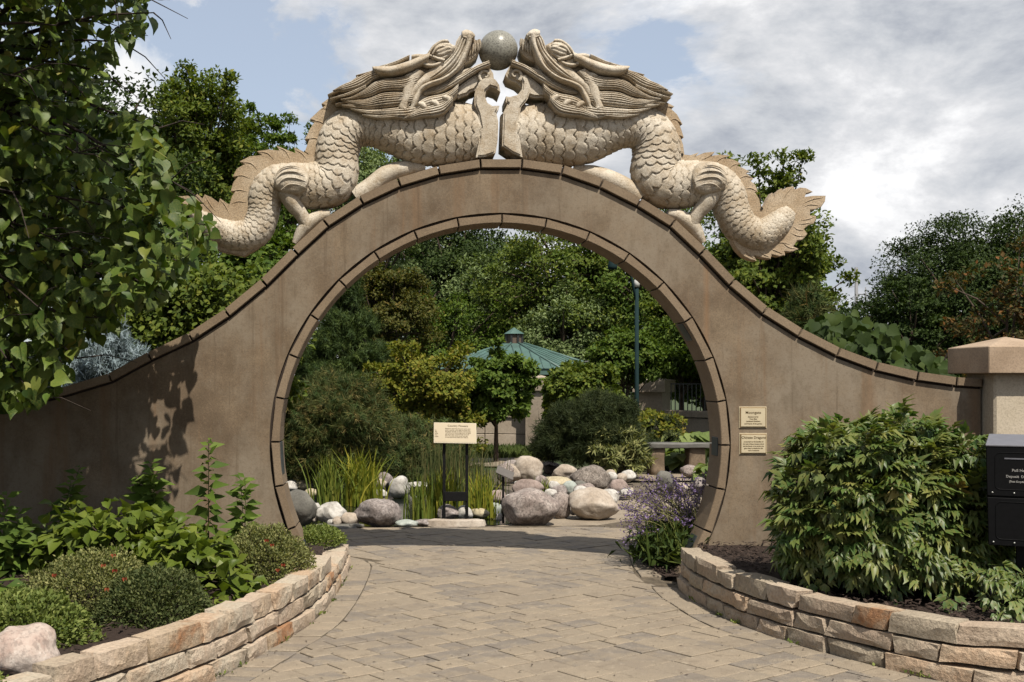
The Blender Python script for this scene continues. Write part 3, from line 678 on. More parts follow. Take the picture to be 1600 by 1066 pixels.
def build_dragon(right):
    f = right; m_ = lambda pts: mir(pts, f)
    cxp = 640 if not f else 1563 - 640
    root = empty('dragon_statue', ((cxp - VX) * S, YC, 3.3), ('carved stone dragon on the right side of the arch, tail fin fanned out' if f else 'carved stone dragon on the left side of the arch, tail among the leaves'), 'dragon statue', 'pair of carved dragons on the arch')
    if not f:
        path = [(775, 207), (764, 206), (745, 204), (715, 203), (680, 204), (645, 202), (612, 196), (580, 190), (552, 193), (533, 208), (525, 235), (524, 262), (515, 280), (490, 286), (460, 285), (430, 284), (412, 300), (408, 330), (395, 358), (368, 366), (338, 357), (312, 338), (292, 322), (278, 312)]
        rad = [31, 38, 43, 47, 49, 46, 36, 31, 32, 34, 33, 34, 38, 36, 33, 30, 26, 24, 25, 24, 21, 15, 8, 3]
    else:
        path = [(787, 207), (798, 206), (818, 205), (850, 205), (885, 206), (920, 205), (950, 198), (978, 191), (1005, 193), (1025, 208), (1032, 235), (1030, 262), (1040, 280), (1068, 284), (1096, 282), (1124, 284), (1143, 300), (1152, 326), (1167, 352), (1192, 364), (1214, 354), (1231, 338), (1242, 325)]
        rad = [31, 38, 43, 48, 49, 44, 36, 33, 33, 35, 36, 37, 39, 37, 34, 31, 28, 26, 26, 26, 23, 20, 13]
    link('body', dragon_body(path, rad, 232, 13, 1), M_drag, root)
    # ---- crest and tail fins
    if not f:
        crest = [(533, 141), (517, 146), (501, 158), (508, 160), (498, 168), (483, 182), (492, 184), (484, 196), (475, 214), (483, 212), (479, 222), (475, 233), (482, 238), (480, 238), (470, 232), (458, 227), (460, 236), (447, 231), (430, 224), (435, 232), (418, 230), (399.5, 233), (408, 239), (388, 241), (372, 249), (381, 253), (368, 260), (361, 273), (371, 271), (362, 282), (358, 296), (366, 295), (360, 304), (356, 317), (363, 320), (352, 315), (341, 307), (339, 314), (328, 306), (317, 301), (313, 308), (305, 300), (300, 308), (290, 303), (270, 305), (285, 318), (305, 335), (345, 352), (385, 345), (405, 300), (430, 275), (480, 265), (510, 255), (520, 220), (540, 180), (560, 155)]
        fin2 = [(314, 384), (330, 386), (345, 392), (378, 399), (400, 386), (410, 372), (380, 365), (345, 370)]
        ln = [[(500, 166), (510, 166), (520, 172)], [(486, 186), (498, 186), (508, 192)], [(478, 214), (490, 212), (500, 216)], [(460, 231), (470, 236), (478, 246)], [(432, 227), (444, 232), (452, 246)], [(402, 234), (416, 236), (426, 246)], [(375, 250), (390, 252), (400, 262)], [(363, 273), (376, 271), (388, 276)], [(360, 296), (372, 294), (384, 297)], [(358, 316), (370, 312), (383, 314)], [(341, 310), (349, 318), (356, 332)], [(318, 303), (324, 314), (334, 328)], [(280, 306), (296, 312), (312, 324)]]
    else:
        crest = [(1025, 141), (1046, 150), (1033, 155), (1045, 155), (1058, 162), (1051, 164), (1062, 174), (1071, 190), (1065, 188), (1069, 198), (1073, 211), (1067, 209), (1072, 222), (1074, 238), (1084, 239), (1097, 234.5), (1092, 240.5), (1106, 235), (1122, 233.5), (1117, 240), (1130, 238), (1145, 239.5), (1139, 244), (1152, 246), (1163, 252), (1158, 256), (1168, 260), (1177, 265), (1172, 268), (1183, 276), (1179, 280), (1186, 286), (1190, 297), (1186, 298), (1192, 308), (1195, 322), (1202, 318), (1208, 304), (1213, 298), (1216, 306), (1220, 297), (1228, 291), (1230, 297), (1236, 290), (1246, 288), (1249, 295), (1256, 290), (1266, 291), (1277, 297), (1266, 300), (1264, 305), (1278, 303), (1297, 303), (1296, 312), (1290, 321), (1281, 325), (1273, 326), (1272, 334), (1282, 335), (1281, 341), (1278, 347), (1270, 350), (1263, 356), (1268, 363), (1264, 369), (1260, 373), (1252, 374), (1246, 383), (1254, 387), (1247, 391), (1240, 392), (1232, 391), (1233, 397), (1224, 399), (1212, 396), (1210, 403), (1196, 401), (1184, 397), (1188, 406), (1178, 404), (1168, 399), (1158, 389), (1150, 375), (1155, 340), (1150, 300), (1120, 270), (1080, 262), (1050, 250), (1040, 200), (1020, 165)]
        fin2 = None
        ln = [[(1056, 163), (1046, 163), (1036, 170)], [(1069, 188), (1058, 182), (1050, 186)], [(1120, 236), (1110, 242), (1100, 247)], [(1143, 241), (1132, 244), (1124, 250)], [(1160, 252), (1150, 255), (1144, 262)], [(1181, 275), (1170, 272), (1160, 276)], [(1188, 296), (1178, 291), (1168, 293)], [(1213, 301), (1208, 312), (1204, 325)], [(1244, 290), (1236, 298), (1230, 308)], [(1293, 306), (1275, 309), (1260, 316)], [(1288, 319), (1272, 317), (1262, 321)], [(1279, 337), (1268, 340), (1258, 342)], [(1276, 345), (1264, 347), (1254, 348)], [(1264, 367), (1252, 366), (1242, 362)], [(1250, 387), (1238, 384), (1228, 376)], [(1230, 395), (1218, 390), (1208, 386)], [(1208, 400), (1198, 395), (1190, 390)], [(1186, 403), (1176, 396), (1168, 388)], [(1240, 380), (1228, 377), (1216, 378)], [(1262, 358), (1252, 356), (1246, 352)]]
    solid([slabpx(crest, 0, 0.055, 0.008)] + ([slabpx(fin2, 0, 0.05, 0.008)] if fin2 else []) + groove_lines(ln, 0.056), 'crest', M_fin, root)
    if f:
        for hx, hy in ((1195.5, 323.5), (1070, 238.5)):
            solid([tubepx([(hx, hy), (hx + 0.5, hy)], [2.3, 2.3], 0.0, 2, 10)], 'bolt_hole_disc', M_hole, root) if False else link('bolt_hole_disc', disc_px(hx, hy, 2.3, 0.062), M_hole, root)
    # ---- head
    sk = [(727, 53), (735, 55), (742, 60), (739, 72), (733, 86), (727, 97), (722, 108), (716, 118), (704, 130), (690, 142), (675, 150), (660, 162), (648, 170), (628, 164), (618, 148), (630, 125), (646, 108), (656, 98), (668, 88), (674, 78), (683, 69), (694, 65), (704, 68), (711, 72), (713, 64), (719, 55)]
    solid([slabpx(m_(sk), 0, 0.165, 0.02)], 'head', M_drag, root)
    cheek = []
    cheek.append(loft_geo(m_([(722, 55), (715, 64), (709, 80), (697, 94), (683, 107), (668, 120), (655, 130), (640, 140)]), m_([(737, 57), (731, 72), (724, 88), (716, 105), (704, 118), (688, 128), (669, 134), (652, 145)]), 50, 25, 0.12, 0.09, 4, 0.02))
    cheek.append(loft_geo(m_([(676, 101), (668, 112), (655, 124), (640, 138), (630, 152)]), m_([(700, 104), (694, 118), (678, 130), (660, 140), (646, 160)]), 24, 9, 0.14, 0.05))
    solid(cheek, 'muzzle', M_drag, root)
    solid([loft_geo(m_([(721, 52), (728, 49), (736, 52), (742, 58)]), m_([(722, 66), (727, 67), (734, 66), (739, 65)]), 14, 9, 0.15, 0.05), loft_geo(m_([(722, 60), (730, 62), (738, 62)]), m_([(723, 64), (730, 66), (738, 65)]), 10, 5, 0.185, 0.012)], 'nose', M_drag, root)
    solid([loft_geo(m_([(738, 58), (736, 72), (731, 86), (725, 100), (715, 114), (702, 125), (688, 133), (672, 139), (660, 146), (655, 156), (649, 170), (636, 186)]), m_([(727, 62), (726, 74), (720, 90), (713, 106), (703, 117), (688, 126), (669, 132), (656, 139), (649, 149), (643, 160), (640, 172), (631, 187)]), 60, 11, 0.165, 0.055)], 'whisker', M_drag, root)
    # brow, eye
    solid([loft_geo(m_([(668, 92), (676, 78), (685, 69), (696, 66), (705, 72), (708, 82)]), m_([(672, 96), (684, 98), (692, 100), (700, 96), (706, 90), (708, 83)]), 30, 25, 0.125, 0.10, 5, 0.012), loft_geo(m_([(700, 79), (704, 73), (710, 74)]), m_([(702, 90), (707, 88), (711, 80)]), 12, 9, 0.15, 0.05)], 'brow', M_drag, root)
    eye = [loft_geo(m_([(680, 89), (684, 84), (689, 82), (693, 84)]), m_([(680, 90), (685, 91), (690, 90), (693, 86)]), 14, 9, 0.185, 0.02),
           loft_geo(m_([(674, 89), (680, 80), (690, 76), (700, 79)]), m_([(676, 92), (682, 85), (690, 81), (699, 83)]), 16, 7, 0.205, 0.03),
           loft_geo(m_([(672, 93), (681, 93), (690, 93), (700, 88)]), m_([(674, 97), (683, 98), (693, 97), (702, 91)]), 16, 7, 0.185, 0.03),
           loft_geo(m_([(668, 86), (676, 75), (688, 67), (698, 66)]), m_([(671, 89), (679, 80), (690, 73), (702, 73)]), 18, 7, 0.175, 0.03)]
    solid(eye, 'eye', M_drag, root)
    # ear: rim with a hollow
    solid([loft_geo(m_([(653, 97), (662, 91), (672, 90), (684, 94), (695, 97)]), m_([(654, 99), (663, 95), (673, 95), (683, 100), (692, 102)]), 24, 7, 0.19, 0.03), loft_geo(m_([(653, 97), (657, 104), (668, 110), (682, 109), (694, 100)]), m_([(654, 96), (660, 100), (669, 104), (680, 103), (692, 98)]), 24, 7, 0.185, 0.025), loft_geo(m_([(655, 98), (665, 94), (680, 98)]), m_([(657, 101), (668, 106), (680, 104)]), 14, 5, 0.17, 0.008)], 'ear', M_drag, root)
    # horns
    solid([loft_geo(m_([(582, 108), (596, 107.5), (612, 107), (634, 101), (652, 94), (672, 86)]), m_([(586, 117), (596, 122.5), (612, 123), (630, 120), (646, 114), (668, 102)]), 40, 13, 0.17, 0.075)], 'horn', M_drag, root)
    solid([loft_geo(m_([(643, 86), (652, 84.5), (662, 85), (676, 84)]), m_([(643, 93), (652, 94), (660, 94), (676, 94)]), 20, 9, 0.10, 0.04)], 'horn', M_drag, root)
    # mane
    L = []
    L.append(slabpx(m_([(533, 157), (525, 146), (545, 134), (565, 124), (590, 114), (620, 106), (650, 92), (660, 120), (655, 165), (650, 183), (630, 188), (600, 185), (575, 179), (552, 168)]), 0, 0.13, 0.01))
    L.append(loft_geo(m_([(520, 143), (535, 134), (551, 127), (566, 119), (584, 112), (600, 108)]), m_([(527, 144), (540, 146), (554, 144), (568, 139), (584, 127), (600, 122)]), 60, 49, 0.125, 0.05, 5, 0.020))
    L.append(loft_geo(m_([(600, 109), (615, 103), (632, 95), (646, 88)]), m_([(602, 114), (618, 108), (634, 102), (648, 95)]), 30, 19, 0.08, 0.05, 3, 0.016))
    L.append(loft_geo(m_([(533, 157), (548, 154), (561, 148), (572, 141), (584, 132), (600, 126), (620, 124), (636, 120), (652, 114)]), m_([(533, 159), (549, 159), (563, 157), (579, 154), (596, 147), (613, 145), (630, 145), (640, 143), (652, 138)]), 90, 67, 0.15, 0.05, 7, 0.022))
    L.append(loft_geo(m_([(534, 158), (549, 159), (563, 158), (579, 155), (596, 148), (613, 146), (630, 146), (645, 144)]), m_([(534, 159), (545, 163), (556, 169), (568, 173), (585, 173), (607, 171), (631, 168), (645, 166)]), 90, 67, 0.145, 0.05, 7, 0.022))
    L.append(loft_geo(m_([(536, 160), (548, 165), (558, 171), (568, 174), (585, 174), (607, 172), (631, 169), (648, 168)]), m_([(538, 161), (554, 170), (568, 178), (585, 184), (601, 187), (624, 189), (636, 189), (650, 184)]), 80, 49, 0.15, 0.05, 5, 0.020))
    L.append(loft_geo(m_([(628, 188), (640, 180), (655, 173), (672, 168), (690, 163), (706, 153)]), m_([(630, 190), (645, 190), (660, 187), (678, 186), (694, 181), (707, 165)]), 60, 41, 0.165, 0.05, 5, 0.018))
    for tip_, root_, w_, h_ in (((512, 149), (560, 124), 7, .13), ((516, 156), (572, 138), 6, .15), ((524, 163), (580, 150), 6, .13), ((534, 166), (585, 166), 7, .15), ((548, 172), (600, 178), 7, .16), ((566, 182), (622, 184), 6, .17), ((556, 118), (610, 101), 5, .11), ((590, 104), (640, 88), 5, .10)):
        (x0_, y0_), (x1_, y1_) = tip_, root_; mx_, my_ = (x0_ + x1_) / 2, (y0_ + y1_) / 2 + 3
        L.append(loft_geo(m_([(x0_, y0_), (mx_, my_ - w_ / 2), (x1_, y1_ - w_ / 2)]), m_([(x0_ + 1, y0_ + 1), (mx_, my_ + w_ / 2), (x1_, y1_ + w_ / 2)]), 26, 13, h_, 0.045, 2, 0.012))
    solid(L, 'mane', M_drag, root)
    # cheek frills (small hooks behind the jaw hinge)
    solid([loft_geo(m_([(650, 112), (640, 120), (630, 140), (626, 160), (622, 172), (630, 176), (640, 165)]), m_([(664, 118), (655, 128), (648, 140), (645, 152), (640, 160), (636, 172), (644, 162)]), 40, 9, 0.17, 0.03, 3, 0.006)] + [loft_geo(m_([(x, y), (x - 9, y + 3), (x - 15, y + 7)]), m_([(x + 2, y + 9), (x - 6, y + 9), (x - 14, y + 9)]), 12, 7, 0.175, 0.02) for x, y in ((646, 116), (638, 132), (634, 154))], 'cheek_frill', M_drag, root)
    # beard with hooked ends
    bd = [loft_geo(m_([(646, 172), (656, 160), (670, 153), (690, 149), (704, 143), (716, 133)]), m_([(650, 182), (662, 176), (676, 172), (692, 168), (704, 160), (714, 152)]), 50, 25, 0.14, 0.06, 5, 0.016)]
    for x, y in ((664, 168), (684, 165), (703, 158)):
        bd.append(loft_geo(m_([(x - 8, y - 6), (x, y - 4), (x + 3, y + 4), (x - 2, y + 8)]), m_([(x - 14, y + 1), (x - 6, y + 5), (x - 2, y + 7), (x - 5, y + 10)]), 16, 7, 0.18, 0.03))
    solid(bd, 'beard', M_drag, root)
    # lower jaw
    solid([loft_geo(m_([(763, 96), (742, 104.5), (726, 115), (714, 121), (699, 131), (681, 140), (661, 146)]), m_([(766, 106), (748, 113), (730, 123), (717, 132), (696, 143), (681, 149), (663, 151)]), 50, 21, 0.125, 0.07, 3, 0.018),
           loft_geo(m_([(724, 110), (712, 117), (700, 127)]), m_([(742, 106), (726, 117), (704, 131)]), 16, 7, 0.10, 0.03)], 'lower_jaw', M_drag, root)
    solid([loft_geo(m_([(750, 103), (754, 96), (757, 90)]), m_([(764, 99), (761, 95), (758, 91)]), 12, 7, 0.07, 0.03)], 'tooth', M_drag, root)
    # teeth of the upper jaw and gum
    solid([slabpx(m_([(734, 57), (742, 60), (748, 67), (750, 76), (747, 84), (741, 90), (733, 95), (727, 98), (729, 88), (732, 75)]), 0, 0.14, 0.008)], 'gum', M_drag, root)
    for tx, ty, bx, by in ((733.5, 88, 734, 73), (737.5, 86, 739, 70), (742, 82, 741.5, 66), (746.5, 80, 745, 64), (750.5, 76, 748, 63)):
        solid([tubepx(m_([(bx, by), ((bx + tx) / 2 + 0.6, (by + ty) / 2), (tx, ty)]), [2.7, 2.2, 0.5], 0.165, 8, 8)], 'tooth', M_drag, root)
    # chin with scroll
    chin = [(766, 106), (771, 114), (772, 124), (766, 131), (750, 131), (742, 141), (735, 143), (730, 148), (722, 150), (716, 153), (711, 146), (718, 134), (732, 124), (748, 114)]
    if f: chin = [(766, 103), (773, 116), (769, 124), (755, 130), (746, 138), (738, 150), (728, 153), (716, 153), (700, 156), (712, 140), (726, 127), (748, 112)]
    solid([slabpx(m_(chin), 0, 0.150, 0.02)] + [tubepx(m_([(758 + math.cos(a) * r, 119 + math.sin(a) * r) for a, r in [(q * 0.55 + 2.2, 10.5 - q * 0.8) for q in range(12)]]), [2.8, 2.8, 2.2, 1.5], 0.165, 30, 8)], 'chin', M_drag, root)
    # pillar of the throat with its claw
    if not f: col = [(748, 130), (743, 141), (741, 150), (741, 164), (747, 179), (751, 200), (748, 222), (743, 247), (758, 246), (774, 240), (777, 222), (778, 203), (778, 191), (775, 177), (779, 171), (780, 166.5), (769, 167), (761, 162), (757.5, 152), (759, 143), (766, 137), (775, 140), (781.5, 145.5), (779.5, 134), (774, 126), (766, 122), (756, 124)]
    else: col = [(812, 120), (816, 130), (815, 141), (808, 150), (796, 153), (790, 152), (790, 161), (793, 163), (786, 177), (785, 201), (784, 229), (800, 240), (816, 247), (812, 222), (808, 196), (814, 168), (824, 156), (829, 140), (826, 131), (821, 119)]
    solid([slabpx(col, 0, 0.192, 0.035)], 'throat_post', M_drag, root)
    # ---- limbs
    if not f: fore = [(554, 304), (578, 288), (604, 268), (632, 259), (665, 256)]
    else: fore = [(1006, 306), (984, 289), (958, 276), (930, 266), (900, 260)]
    solid([tubepx(fore, [15, 15, 15, 13, 7], 0.0, 30, 20)], 'foreleg', M_drag, root)
    hau = m_([(430, 270), (450, 256), (475, 258), (484, 280), (474, 300), (452, 304)]); 
    solid([loft_geo(m_([(428, 285), (436, 265), (455, 254), (474, 258), (484, 275), (482, 294)]), m_([(430, 293), (440, 302), (453, 306), (465, 306), (475, 302), (481, 296)]), 40, 25, 0.10, 0.085, 5, 0.004)], 'haunch', M_drag, root)
    swirl = [tubepx(m_(q), [0.3, 1.3, 1.3, 0.3], h_, 20, 6) for q, h_ in (([(433, 274), (443, 265), (457, 262), (470, 265)], 0.226), ([(431, 284), (443, 273), (460, 271), (478, 276)], 0.238), ([(433, 293), (446, 282), (462, 281), (481, 287)], 0.238), ([(440, 299), (452, 291), (466, 291), (480, 296)], 0.226))]
    solid(swirl, 'carved_swirl', M_drag, root)
    dx = 0 if not f else 0
    solid([tubepx(m_([(446, 296), (458, 318), (470, 334), (478, 350)]), [16, 14, 11, 10], [0.10, 0.10, 0.08, 0.06], 24, 16)], 'hind_leg', M_drag, root)
    solid([tubepx(m_([(515, 331), (500, 335), (486, 343), (474, 354), (465, 368), (459, 378)]), [6, 10, 12, 12, 9, 5], 0.05, 30, 16), tubepx(m_([(515, 331), (500, 335), (486, 343), (474, 354), (465, 368), (459, 378)]), [6, 10, 12, 12, 9, 5], -0.03, 30, 16)], 'foot', M_drag, root)
    return root
def disc_px(x, y, r, h):
    X, Z = WX([(x, y)]); n = 14
    V = [(X[0] + math.cos(2 * math.pi * i / n) * r * S, YC - h, Z[0] + math.sin(2 * math.pi * i / n) * r * S) for i in range(n)]
    me = bpy.data.meshes.new('bolt_hole_disc'); me.from_pydata(V, [], [tuple(range(n))]); me.update(); return me
build_dragon(False); build_dragon(True)
M_ball = stonemat('polished_granite', [(0.0, (0.24, 0.235, 0.20)), (1.0, (0.36, 0.35, 0.30))], scale=4, speck=70, speck_amt=0.55, bump_s=0.05, rough=0.32)
bm = bmesh.new(); bmesh.ops.create_uvsphere(bm, u_segments=64, v_segments=40, radius=31 * S)
me = bm_mesh(bm, 'stone_ball', True); bx, bz = W(780.5, 72)
tag(link('stone_ball', me, M_ball, None, (bx, YC - 0.02, bz)), 'grey granite ball held between the two dragon snouts', 'stone ball')
# ------------------------------------------------------------------ foliage tools
def unit(v): return v / (np.linalg.norm(v, axis=-1, keepdims=True) + 1e-9)
T_LEAF = (np.array([(0, 0, 0), (-.30, .45, .07), (0, 1, -.05), (.30, .45, .07)]), np.array([(0, 1, 2), (0, 2, 3)]))
T_OVAL = (np.array([(0, 0, 0), (-.26, .25, .05), (-.30, .6, .06), (0, 1, -.10), (.30, .6, .06), (.26, .25, .05), (0, .5, 0)]), np.array([(0, 1, 6), (1, 2, 6), (2, 3, 6), (3, 4, 6), (4, 5, 6), (5, 0, 6)]))
T_LANCE = (np.array([(0, 0, 0), (-.13, .4, .04), (0, 1, -.12), (.13, .4, .04), (0, .45, 0)]), np.array([(0, 1, 4), (1, 2, 4), (2, 3, 4), (3, 0, 4)]))
hx = [(0, 0.06, 0), (-.22, -.06, .03), (-.46, .08, .06), (-.50, .34, .07), (-.36, .62, .04), (-.14, .86, -.03), (0, 1.08, -.14), (.14, .86, -.03), (.36, .62, .04), (.50, .34, .07), (.46, .08, .06), (.22, -.06, .03), (0, .35, 0), (0, .7, -.02)]
T_HEART = (np.array(hx, float), np.array([(0, 1, 12), (1, 2, 12), (2, 3, 12), (3, 4, 12), (4, 13, 12), (4, 5, 13), (5, 6, 13), (6, 7, 13), (7, 8, 13), (8, 12, 13), (8, 9, 12), (9, 10, 12), (10, 11, 12), (11, 0, 12)]))
def needle_t(n, spread, ln, w):
    V, F = [], []; r = random.Random(1)
    for i in range(n):
        a = 2 * math.pi * i / n + r.uniform(-.3, .3); t = r.uniform(0.0, .75); d = Vector((math.cos(a) * spread, 1 - spread * .6 + r.uniform(-.1, .1), math.sin(a) * spread)).normalized()
        b = Vector((0, t, 0)); s = Vector((-math.sin(a), 0, math.cos(a))) * w; k = len(V); V += [b - s, b + s, b + d * ln]; F.append((k, k + 1, k + 2))
    return np.array([tuple(v) for v in V]), np.array(F)
T_NEEDLE = needle_t(9, 0.8, 0.5, 0.035); T_TUFT = needle_t(12, 0.55, 0.7, 0.025)
def peony_t():
    V, F = [], []
    def lobe(base, ang, ln, w, drop):
        c, s = math.cos(ang), math.sin(ang); b = np.array(base)
        def q(u, v, z): return (b[0] + v * c + u * s, b[1] - v * s + u * c, b[2] + z)
        k = len(V); w = w * 1.22; V.extend([q(0, 0, 0), q(ln * .5, -w, .02), q(ln * .5, 0, -0.01), q(ln * .5, w, .02), q(ln, 0, -drop)]); F.extend([(k, k + 1, k + 2), (k + 1, k + 4, k + 2), (k + 4, k + 3, k + 2), (k + 3, k, k + 2)])
    for a0, L0, b in ((0, 1.0, (0, .42, 0)), (-1.0, .72, (-.04, .36, 0)), (1.0, .72, (.04, .36, 0))):
        d = np.array([math.sin(a0), math.cos(a0), 0]); bb = np.array(b)
        for da, l in ((-.42, .42), (0, .58), (.42, .42)):
            lobe(bb + d * .10 * L0, a0 + da, l * L0, .085 * L0, .12 * L0)
    k = len(V); V.extend([(-.012, 0, 0), (.012, 0, 0), (0, .45, 0)]); F.append((k, k + 1, k + 2))
    return np.array(V, float), np.array(F)
T_PEONY = peony_t()
def leaves(name, mat, parent, Pn, tip, nrm, size, T, seed=0, kind=None, wid=None, one=False):
    """many small leaves in one mesh: positions, tip directions, normals, sizes"""
    g = np.random.default_rng(seed); n = len(Pn); y = unit(tip); z = unit(nrm - (nrm * y).sum(-1, keepdims=True) * y); x = np.cross(y, z)
    TV, TF = T; sz = np.broadcast_to(np.asarray(size, float), (n,))[:, None, None]
    curl = g.uniform(0.2, 2.6, n)[:, None, None]
    V = Pn[:, None, :] + sz * (TV[None, :, 0, None] * x[:, None, :] + TV[None, :, 1, None] * y[:, None, :] + TV[None, :, 2, None] * curl * z[:, None, :])
    F = (TF[None] + (np.arange(n) * len(TV))[:, None, None]).reshape(-1, 3)
    o = link(name, mesh_np(name, V.reshape(-1, 3), F, attr=np.repeat(g.random(n), len(TV))), mat, parent)
    if kind: tag(o, kind=kind)
    return o
def rdir(n, g): return unit(g.normal(size=(n, 3)))
def crown_pts(g, center, rad, nclump, per, cr_, shape='ball', rough=0.25, hollow=0.45):
    """clumps spread through a lumpy volume, returns leaf points and clump-outward vectors"""
    c = np.array(center, float); R = np.array(rad, float); d = rdir(nclump * 2, g)
    if shape == 'cone':
        h = 1 - np.sqrt(g.random(nclump)); a = g.uniform(0, 2 * math.pi, nclump); rr0 = (1 - h) * (0.55 + 0.45 * g.random(nclump))
        q = np.c_[np.cos(a) * rr0, np.sin(a) * rr0, h * 2 - 1]; out = unit(np.c_[np.cos(a), np.sin(a), np.full(nclump, .25)])
        cl = c + q * R
    else:
        d = d[d[:, 2] > -0.75][:nclump] if shape != 'dome' else np.abs(d * [0, 0, 1]) + d * [1, 1, 0]; d = d[:nclump]
        rad_ = (hollow + (1 - hollow) * g.random(len(d)) ** 0.5)
        off = g.random(3) * 100
        lump = np.array([mnoise.noise(Vector(tuple(v * 1.7 + off))) + 0.5 * mnoise.noise(Vector(tuple(v * 4.1 + off))) for v in d])
        cl = c + d * R * (rad_ * (1 + rough * lump * 1.6))[:, None]; out = d
    k = len(cl); idx = np.repeat(np.arange(k), per); cs = cr_ * g.uniform(0.6, 1.35, k)
    off = rdir(k * per, g) * (g.random(k * per) ** .45 * 1.75)[:, None] * cs[idx][:, None] * np.array([1, 1, 0.62])
    return cl[idx] + off, out[idx], cl
def tree(name, label, cat_, base, center, rad, mat, bark, T=T_LEAF, size=0.08, nclump=90, per=110, clr=0.35, shape='ball', seed=1, up=0.6, droop=0.0, group=None, trunk_r=0.12, rough=0.3, hollow=0.4, limbs=None, parts=('crown', 'trunk')):
    g = np.random.default_rng(seed); r = random.Random(seed)
    root = empty(name, base, label, cat_, group)
    pts, out, cl = crown_pts(g, center, rad, nclump, per, clr, shape, rough, hollow)
    pts = pts[pts[:, 2] > base[2] + 0.02]; out = out[:len(pts)] if len(out) != len(pts) else out
    n = len(pts); out = unit(pts - np.array(center) + 1e-6)
    nrm = unit(out * 0.8 + np.array([0, 0, up]) + rdir(n, g) * 0.55); tip = unit(out * 0.5 + rdir(n, g) * 0.9 + np.array([0, 0, -droop]))
    leaves(parts[0], mat, root, pts, tip, nrm, size * g.uniform(0.65, 1.3, n), T, seed)
    tb = []
    c = Vector(center); b = Vector(base); top = c + Vector((0, 0, rad[2] * (0.75 if shape == 'cone' else 0.3)))
    m1 = b.lerp(top, 0.5) + Vector((r.uniform(-.1, .1), 0, 0)) * rad[0]
    tb.append(tube([b - Vector((0, 0, .1)), b.lerp(m1, .5), m1, top], [trunk_r * 1.25, trunk_r, trunk_r * .7, trunk_r * .25], 10, as_np=True))
    cs_ = sorted(range(len(cl)), key=lambda i: -np.linalg.norm((cl[i] - np.array(center)) / np.array(rad))); limbs = limbs or int(len(cl) * .16)
    for i in range(limbs):
        t = r.uniform(.35, .9); s0 = b.lerp(top, t); e = Vector(tuple(cl[cs_[i]])); mid = s0.lerp(e, .5) + Vector((0, 0, rad[2] * .08))
        tb.append(tube([s0, mid, e], [trunk_r * .5 * (1.1 - t * .5), trunk_r * .3, trunk_r * .08], 6, as_np=True))
    V, F = cat(*tb); link(parts[1], mesh_np('trunk', V, F, True), bark, root)
    return root
M_bark = stonemat('bark', [(0.0, (0.05, 0.035, 0.025)), (1.0, (0.14, 0.10, 0.075))], scale=8, speck=0, bump_s=0.8, bscale=40)
M_darkbark = stonemat('dark_twig', [(0.0, (0.025, 0.018, 0.014)), (1.0, (0.07, 0.05, 0.04))], scale=8, speck=0, bump_s=0.8, bscale=40)
